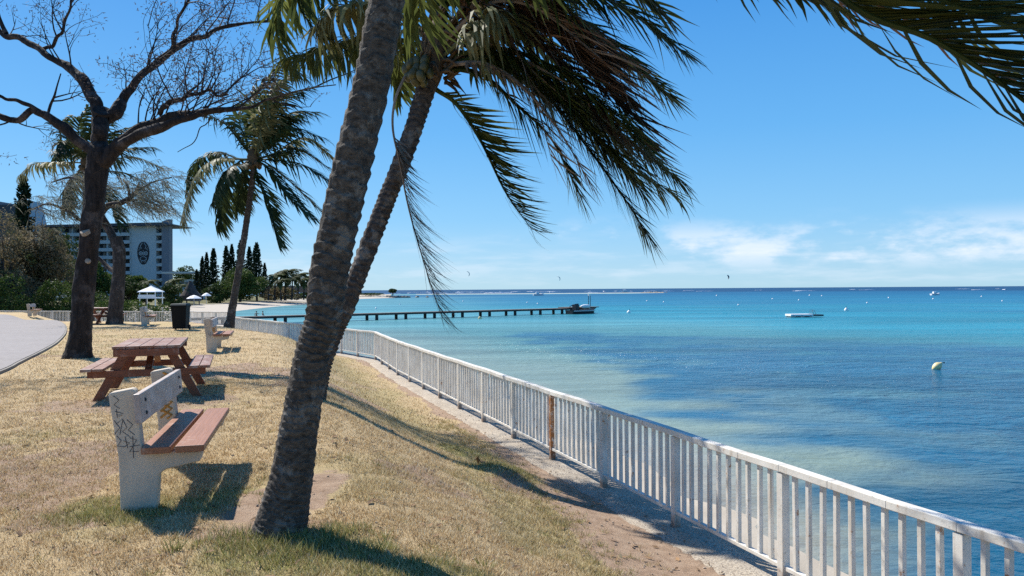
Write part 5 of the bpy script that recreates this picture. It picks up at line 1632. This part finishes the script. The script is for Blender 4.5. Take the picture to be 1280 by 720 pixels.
mb = MB(); mb.box((.95, .4, 3.0), (.5, .25, .28)); mb.build('marker_lamp', M['white'], jt)
# dark boat moored against the platform
bo = thing('moored_boat', 'dark hulled workboat with white covers moored at the jetty end', 'boat', tuple(J0 + dj * 3.2 + V((0.2, -2.6, 0))), math.atan2(dj.y, dj.x))
mb = MB()
st_ = [(-2.6, .55, .75), (-2.2, .85, .7), (-.5, 1.0, .62), (1.6, 1.0, .6), (2.4, .95, .64)]
vs = []
for x, w, h in st_: vs += [(x, -w, h), (x, -w * .75, -.2), (x, w * .75, -.2), (x, w, h)]
fs = [(4 * i + k, 4 * i + k + 1, 4 * i + 5 + k, 4 * i + 4 + k) for i in range(4) for k in range(3)] + [(4 * i + 3, 4 * i, 4 * i + 4, 4 * i + 7) for i in range(4)] + [(0, 3, 2, 1), (16, 17, 18, 19)]
mb.add(vs, fs); mb.build('hull', M['hull'], bo)
mb = MB(); mb.bar((-2.4, 1.0, .5), (2.3, 1.02, .5), .04, .1); mb.build('rubbing_strake', M['white'], bo)
mb = MB(); mb.lathe([(.02, -.95), (.25, -.85), (.32, -.3), (.32, .4), (.22, .85), (.02, .95)], 10)
c = mb.build('white_cover', M['whiteb'], bo, smooth=True); c.location = (-1.0, .1, 1.15); c.rotation_euler = (0, PI / 2, 0)
mb = MB(); mb.box((1.0, 0, 1.05), (.7, 1.0, .95)); mb.build('console', M['hull'], bo, bevel=.08)
mb = MB(); mb.tube([(2.35, .3, .6), (2.5, .3, 1.25), (1.3, .3, 1.55), (.7, .3, 1.6)], .07, 6); mb.build('boom', M['hull'], bo)

# ------------------------------------------------------------------ things on the water
p = G(1007, 396.2, SEA)
rf = thing('swimming_raft', 'low white floating platform with a darker right end on the turquoise water', 'raft', (p.x, p.y, SEA), .06)
mb = MB(); mb.box((-.9, 0, .27), (3.1, 1.9, .28)); mb.build('deck', M['white'], rf, bevel=.03)
mb = MB(); mb.box((1.4, 0, .24), (1.5, 1.6, .2)); mb.build('boarding_platform', M['hull'], rf, bevel=.03)
for x in (-2.1, -.9, .3):
    mb = MB(); mb.tube([(x, -.95, .06), (x, .95, .06)], .2, 10); mb.build('float', M['steel'], rf)
for q in (-.3, .3):
    mb = MB(); mb.tube([(.75, q, .3), (.75, q, .95), (1.1, q, .9), (1.3, q, .3)], .03, 6); mb.build('ladder_rail', M['steel'], rf)
# nearest yellow buoy, tilted
p = G(1171, 461.5, SEA)
by = thing('mooring_buoy', 'large tilted yellow buoy floating nearest on the dark blue water', 'buoy', (p.x, p.y, SEA))
mb = MB(); mb.lathe([(.02, -.26), (.08, -.23), (.16, -.1), (.19, .03), (.165, .14), (.08, .25), (.045, .32), (.02, .33)], 16)
c = mb.build('float', M['buoyy'], by, smooth=True); c.location = (0, 0, .12); c.rotation_euler = (.1, .95, .2)
mb = MB(); mb.tube([(.3, 0, .3), (.36, 0, .34), (.38, .0, .28)], .02, 6); mb.build('ring', M['bolt'], by)
BL = [(896, 370, 'buoy just right of the third kite on the far blue water'), (923, 381.5, 'white buoy left of the swimming raft'), (965.7, 374, 'white buoy on the far water left of the raft'), (998.7, 375.5, 'white buoy almost straight above the left part of the raft'),
      (1012, 369.6, 'tiny white buoy far behind the raft, left one of the two'), (1027.5, 370.2, 'tiny white buoy far behind the raft, right one of the two'), (1058, 388, 'taller white buoy just right of the swimming raft'), (1084, 379, 'white buoy behind and right of the taller one'),
      (1111, 372.5, 'far white buoy midway between the raft and the right frame edge'), (1166.5, 374, 'small white buoy below the white boat at the right'), (1227, 371, 'small faint buoy left of the rightmost buoy'), (1253, 376.5, 'rightmost white buoy near the right frame edge'),
      (672, 380, 'white buoy above the middle of the jetty deck'), (659, 378.5, 'faint white buoy left of the one above the jetty deck'), (500, 381, 'white buoy left of the hanging dead frond above the jetty'), (579, 377, 'white buoy right of the hanging dead frond tip'),
      (600, 398.5, 'yellowish buoy in front of the jetty piles'), (786, 391, 'white buoy right of the jetty end'), (829.6, 378, 'white buoy right of the jetty toward the islet'), (809, 376.5, 'faint white buoy below the rocky islet'), (470, 386, 'white buoy close to the left trunk above the jetty')]
proto = None
for u, v, lb in BL:
    p = G(u, v, SEA); dist = p.y
    if proto is None:
        proto = thing('white_buoy', lb, 'buoy', (0, 0, 0), 0, 'small buoys on the lagoon')
        mb = MB(); mb.lathe([(.02, -.3), (.25, -.2), (.34, 0), (.3, .18), (.14, .3), (.1, .36), (.02, .38)], 12); mb.build('float', M['buoyw'], proto, smooth=True)
        mb = MB(); mb.tube([(0, 0, .36), (.03, 0, .62)], .03, 6); mb.build('stem', M['bolt'], proto)
        o = proto
    else: o = copy_tree(proto); o['label'] = lb
    o.location = (p.x, p.y, SEA + .02)
    k = {1058: 1.1, 600: .8, 786: 1.0}.get(u, min(1.25, max(.65, dist / 300)))
    o.scale = (k, k, k * 1.1)
    o.rotation_euler = (.2 * math.sin(u), .2 * math.cos(u), 0)
    if u == 600: [setattr(c, 'data', c.data.copy()) or c.data.materials.__setitem__(0, M['buoyy']) for c in kids(o) if c.name.startswith('float')]
def motorboat(u, v, L, label, rz):
    p = G(u, v, SEA); o = thing('motor_boat', label, 'boat', (p.x, p.y, SEA), rz, 'distant white motor boats')
    mb = MB(); st_ = [(-.5, .17, .16), (-.2, .18, .16), (.15, .17, .17), (.38, .1, .2), (.5, .01, .23)]
    vs = []
    for x, w, h in st_: vs += [(x * L, -w * L, h * L), (x * L, -w * L * .6, -.03 * L), (x * L, w * L * .6, -.03 * L), (x * L, w * L, h * L)]
    mb.add(vs, [(4 * i + k, 4 * i + k + 1, 4 * i + 5 + k, 4 * i + 4 + k) for i in range(4) for k in range(3)] + [(4 * i + 3, 4 * i, 4 * i + 4, 4 * i + 7) for i in range(4)] + [(0, 3, 2, 1)])
    mb.build('hull', M['white'], o)
    mb = MB(); mb.box((-.08 * L, 0, .26 * L), (.34 * L, .24 * L, .2 * L)); mb.build('cabin', M['white'], o, bevel=.04 * L)
    mb = MB(); mb.box((.1 * L, 0, .28 * L), (.02 * L, .2 * L, .1 * L)); mb.build('windscreen', M['glass'], o)
motorboat(673, 369.5, 6.5, 'white motor boat beyond the jetty before the sandbar', .1)
motorboat(779.7, 366, 8.5, 'white motor boat beside the rocky islet near the horizon', 2.9)
motorboat(1169, 369, 4.6, 'white motor boat far out at the right of the lagoon', .2)

# kites
def kite(u, v, y, w, mat, label, tilt):
    p = P(u, v, y); o = thing('kite', label, 'kite', p, 0, 'surf kites in the sky')
    mb = MB(); n = 9; top = []
    vs = []
    for k in range(n):
        a = -1.25 + 2.5 * k / (n - 1)
        c = .32 * math.cos(a * 1.1) + .03
        vs += [(w * math.sin(a) * .55, -c * w * .5, w * .5 * math.cos(a)), (w * math.sin(a) * .55, c * w * .5, w * .5 * math.cos(a) - .04 * w)]
    mb.add(vs, [(2 * k, 2 * k + 2, 2 * k + 3, 2 * k + 1) for k in range(n - 1)])
    c = mb.build('canopy', mat, o); c.rotation_euler = tilt
    m = c.modifiers.new('thick', 'SOLIDIFY'); m.thickness = .06 * w
    mb = MB(); mb.tube([(vs[2 * k][0], vs[2 * k][1], vs[2 * k][2]) for k in range(n)], .035 * w, 6)
    l = mb.build('leading_edge', M['white'], c)
kite(584, 342.5, 420, 2.6, M['kite1'], 'dark surf kite above the left part of the horizon', (.3, 1.2, .4))
kite(697.5, 348.5, 420, 2.6, M['kite2'], 'green and white surf kite above the end of the jetty', (.2, 1.1, -.3))
kite(909, 346.5, 430, 2.4, M['kite1'], 'dark surf kite low over the sea right of the palm', (-.2, 1.3, .3))

# ------------------------------------------------------------------ people
def person(label, loc, joints, edges, radii, suit, rz=0, hair=True):
    o = thing('person', label, 'person', loc, rz, 'bathers standing in the shallow bay')
    me = bpy.data.meshes.new('body')
    me.from_pydata(joints, edges, []); me.update()
    b = bpy.data.objects.new('body', me); COL.objects.link(b); b.parent = o
    me.materials.append(M['skin'])
    sk = b.modifiers.new('skin', 'SKIN')
    for i, r in enumerate(radii): me.skin_vertices[0].data[i].radius = (r, r * .85)
    me.skin_vertices[0].data[0].use_root = True
    ss = b.modifiers.new('sub', 'SUBSURF'); ss.levels = 1; ss.render_levels = 2
    hd = MB(); hd.lathe([(.02, -.02), (.1, .0), (.118, .06), (.1, .12), (.04, .155), (.01, .16)], 12)
    h = hd.build('hair', M['hair'], o, smooth=True); h.location = V(joints[4]) + V((0, .02, -.03))
    su = MB(); su.lathe([(.14, -.16), (.172, -.08), (.17, .04), (.155, .1)], 14)
    s_ = su.build('swimwear', suit, o, smooth=True); s_.location = joints[0]
    return o
J = [(0, 0, .02), (0, 0, .22), (0, 0, .42), (0, 0, .52), (0, -.02, .68), (0, 0, .6), (-.2, 0, .44), (-.3, -.05, .2), (-.28, -.2, .02), (.2, 0, .44), (.34, 0, .3), (.42, -.12, .42), (-.1, 0, -.4), (-.11, 0, -.85), (.1, 0, -.4), (.11, 0, -.85)]
E = [(0, 1), (1, 2), (2, 3), (3, 5), (5, 4), (2, 6), (6, 7), (7, 8), (2, 9), (9, 10), (10, 11), (0, 12), (12, 13), (0, 14), (14, 15)]
Rr_ = [.15, .135, .15, .06, .1, .07, .06, .045, .035, .06, .045, .035, .085, .055, .085, .055]
p = G(320.5, 395, SEA); person('dark haired bather waist deep in the bay near the jetty', (p.x, p.y, SEA), J, E, Rr_, M['hull'], .4)
p = G(328.5, 395, SEA); person('bather in a white swimsuit in the bay by the jetty, right of the dark one', (p.x, p.y, SEA), J, E, Rr_, M['white'], 2.2)

# ------------------------------------------------------------------ small things on the ground
mb = MB(); rr = random.Random(12)
for k in range(900):
    y = rr.uniform(3.2, 14); x = rr.uniform(-.75, .5) * y * .9
    if x > fl(y) - .1 or float(dpath(np.array([x]), np.array([y]))[0]) > 0: continue
    z = gz(x, y) + .012
    a = rr.uniform(0, 6.3); L = rr.uniform(.015, .05); w = L * rr.uniform(.25, .5)
    c = V((x, y, z)); d = V((math.cos(a), math.sin(a), rr.uniform(-.2, .4))) * L; n_ = V((-math.sin(a), math.cos(a), rr.uniform(-.3, .3))) * w
    mb.add([c - d, c + n_ + V((0, 0, .006)), c + d, c - n_], [(0, 1, 2), (0, 2, 3)])
for k in range(260):
    y = 3.3 + 9 * rr.random() ** 1.3; x = rr.uniform(-.75, .45) * y
    if x > fl(y) - .3: continue
    a = rr.uniform(0, 6.3); L = rr.uniform(.05, .2); w = rr.uniform(.003, .007); bend = rr.uniform(-.5, .5)
    pts_ = []
    for s in (0, .5, 1):
        q = (x + math.cos(a + bend * s) * L * s, y + math.sin(a + bend * s) * L * s)
        pts_.append(V((q[0], q[1], gz(*q) + .018 + .01 * math.sin(3 * s))))
    nn = V((-math.sin(a), math.cos(a), .2)) * w
    mb.add([pts_[0] - nn, pts_[0] + nn, pts_[1] + nn, pts_[1] - nn, pts_[2]], [(0, 3, 2, 1), (3, 4, 2)])
tag(mb.build('fallen_leaves', M['drybits']) if 'drybits' in M else mb.build('fallen_leaves', M['frondg']), 'scattered dry leaf bits on the lawn', 'leaf litter', kind='stuff')
mb = MB(); rr = random.Random(77)
for k in range(900):
    y = rr.uniform(3.5, 16) ; dd_ = rr.uniform(-.02, 1.0) ** 1.0 * 1.7
    x = fl(y) - dd_ * 1.06
    if rr.random() < .35: x = rr.uniform(-.6, .3) * y
    z = gz(x, y) + .006 if dd_ > .44 else .035
    s = rr.uniform(.004, .016); c = V((x, y, z)); b_ = len(mb.v)
    mb.lathe([(.2 * s, -.5 * s), (.9 * s, -.1 * s), (.8 * s, .3 * s), (.15 * s, .55 * s)], 5, c)
    for i in range(b_, len(mb.v)):
        p_ = mb.v[i]; mb.v[i] = (p_[0] + rr.gauss(0, .2 * s), p_[1] + rr.gauss(0, .2 * s), p_[2])
tag(mb.build('pebbles', M['pebble']), 'small stones and grit scattered on the dirt strip', 'pebbles', kind='stuff')
hk = thing('fallen_palm_husk', 'small brown broken palm husk lying on the bank near the railing', 'palm husk', (-.42, 10.2, gz(-.42, 10.2)))
mb = MB(); mb.tube([(-.1, 0, .03), (0, 0, .07), (.1, .02, .04), (.17, .03, .06)], [.01, .05, .045, .008], 7); mb.build('husk', M['sheath'], hk)
mb = MB(); mb.tube([(-.02, -.02, .07), (-.06, -.06, .16), (-.04, -.1, .2)], [.03, .018, .004], 6); mb.build('sheath_strip', M['sheath'], hk)

# ------------------------------------------------------------------ light and sky
AZ = math.radians(43); EL = math.radians(46)     # sun to the left, slightly ahead of the camera
sdir = V((-math.cos(AZ) * math.cos(EL), math.sin(AZ) * math.cos(EL), math.sin(EL)))
sun = bpy.data.lights.new('sun', 'SUN'); sun.energy = 5.0; sun.angle = math.radians(.5); sun.color = (1, .955, .88)
so = bpy.data.objects.new('sun', sun); COL.objects.link(so)
so.rotation_euler = (-sdir).to_track_quat('-Z', 'Y').to_euler(); so.location = sdir * 50
w = bpy.data.worlds.new('World'); sc.world = w; w.use_nodes = True
nt = w.node_tree; N = nt.nodes; Lk = nt.links
bg = N['Background']
sky = N.new('ShaderNodeTexSky'); sky.sky_type = 'NISHITA'; sky.sun_disc = False
sky.sun_elevation = EL; sky.sun_rotation = math.atan2(sdir.x, sdir.y) % (2 * PI)
sky.altitude = 0; sky.air_density = 1.0; sky.dust_density = .35; sky.ozone_density = 3.0
bg.inputs['Strength'].default_value = .1
hs = N.new('ShaderNodeHueSaturation'); hs.inputs['Saturation'].default_value = 1.05; hs.inputs['Value'].default_value = 1.0
gr = N.new('ShaderNodeValToRGB'); e_ = gr.color_ramp.elements
stops = [(0, (.43, .70, .88)), (.035, (.37, .655, .91)), (.09, (.255, .58, .93)), (.2, (.155, .47, .9)), (.36, (.085, .34, .81)), (.65, (.045, .22, .64)), (1, (.03, .16, .52))]
while len(e_) < len(stops): e_.new(.5)
for k_, (p_, c_k) in enumerate(stops): e_[k_].position = p_; e_[k_].color = (*c_k, 1)
tc = N.new('ShaderNodeTexCoord')
sep = N.new('ShaderNodeSeparateXYZ'); Lk.new(tc.outputs['Generated'], sep.inputs[0])
def mth(op, a, b=None, c=None, clamp=False):
    n = N.new('ShaderNodeMath'); n.operation = op; n.use_clamp = clamp
    for i, x in enumerate((a, b, c)):
        if x is None: continue
        if hasattr(x, 'links'): Lk.new(x, n.inputs[i])
        else: n.inputs[i].default_value = x
    return n.outputs[0]
def mr(x, a, b, c=0, d=1):
    n = N.new('ShaderNodeMapRange'); n.interpolation_type = 'SMOOTHSTEP'; Lk.new(x, n.inputs[0])
    for i, v in enumerate((a, b, c, d)): n.inputs[i + 1].default_value = v
    return n.outputs[0]
def cnoise(scale, detail, sxyz, off=(0, 0, 0), rough=.6):
    mp = N.new('ShaderNodeMapping'); mp.inputs['Scale'].default_value = sxyz; mp.inputs['Location'].default_value = off
    Lk.new(tc.outputs['Generated'], mp.inputs['Vector'])
    n = N.new('ShaderNodeTexNoise'); n.inputs['Scale'].default_value = scale; n.inputs['Detail'].default_value = detail; n.inputs['Roughness'].default_value = rough
    Lk.new(mp.outputs[0], n.inputs['Vector']); return n.outputs['Fac']
el = sep.outputs['Z']
Lk.new(el, gr.inputs['Fac'])
sc10 = N.new('ShaderNodeMix'); sc10.data_type = 'RGBA'; sc10.blend_type = 'MULTIPLY'; sc10.inputs[0].default_value = 1
Lk.new(gr.outputs[0], sc10.inputs[6]); sc10.inputs[7].default_value = (6.6, 6.7, 6.75, 1)
mixs = N.new('ShaderNodeMix'); mixs.data_type = 'RGBA'; mixs.inputs[0].default_value = .85
Lk.new(sky.outputs[0], mixs.inputs[6]); Lk.new(sc10.outputs[2], mixs.inputs[7]); Lk.new(mixs.outputs[2], hs.inputs['Color'])
xx = sep.outputs['X']
band = mth('MULTIPLY', mr(el, .012, .045), mr(el, .1, .05))
n1 = cnoise(9, 8, (1, 1, 2.6), (1.3, .4, .35)); n2 = cnoise(2.2, 4, (1, 1, 2.5), (4, 2, 0)); n3 = cnoise(9, 6, (1, 1, 7), (0, 3, 0))
right = mr(xx, -.1, .44, .0, .1)
cum = mr(mth('ADD', mth('ADD', n1, right), mth('MULTIPLY', mth('SUBTRACT', n2, .5), .5)), 0.53, .72)
cum = mth('MULTIPLY', cum, band)
veil = mth('MULTIPLY', mth('MULTIPLY', mr(n3, .42, .7), mr(el, .085, .03)), mr(el, .0, .012))
fac = mth('ADD', mth('MULTIPLY', cum, .7), mth('MULTIPLY', veil, .3), clamp=True)
mx = N.new('ShaderNodeMix'); mx.data_type = 'RGBA'
Lk.new(fac, mx.inputs[0]); Lk.new(hs.outputs[0], mx.inputs[6])
mx.inputs[7].default_value = (6.0, 6.5, 7.2, 1)
Lk.new(mx.outputs[2], bg.inputs['Color'])

sc.view_settings.view_transform = 'Standard'
sc.view_settings.look = 'None'
sc.view_settings.exposure = 0.6
sc.view_settings.gamma = 1.0
sc.view_settings.use_curve_mapping = False
sc.render.engine = 'CYCLES'
sc.cycles.max_bounces = 6
sc.cycles.sample_clamp_direct = 8
sc.cycles.sample_clamp_indirect = 3
sc.cycles.transparent_max_bounces = 8
sc.cycles.use_denoising = False
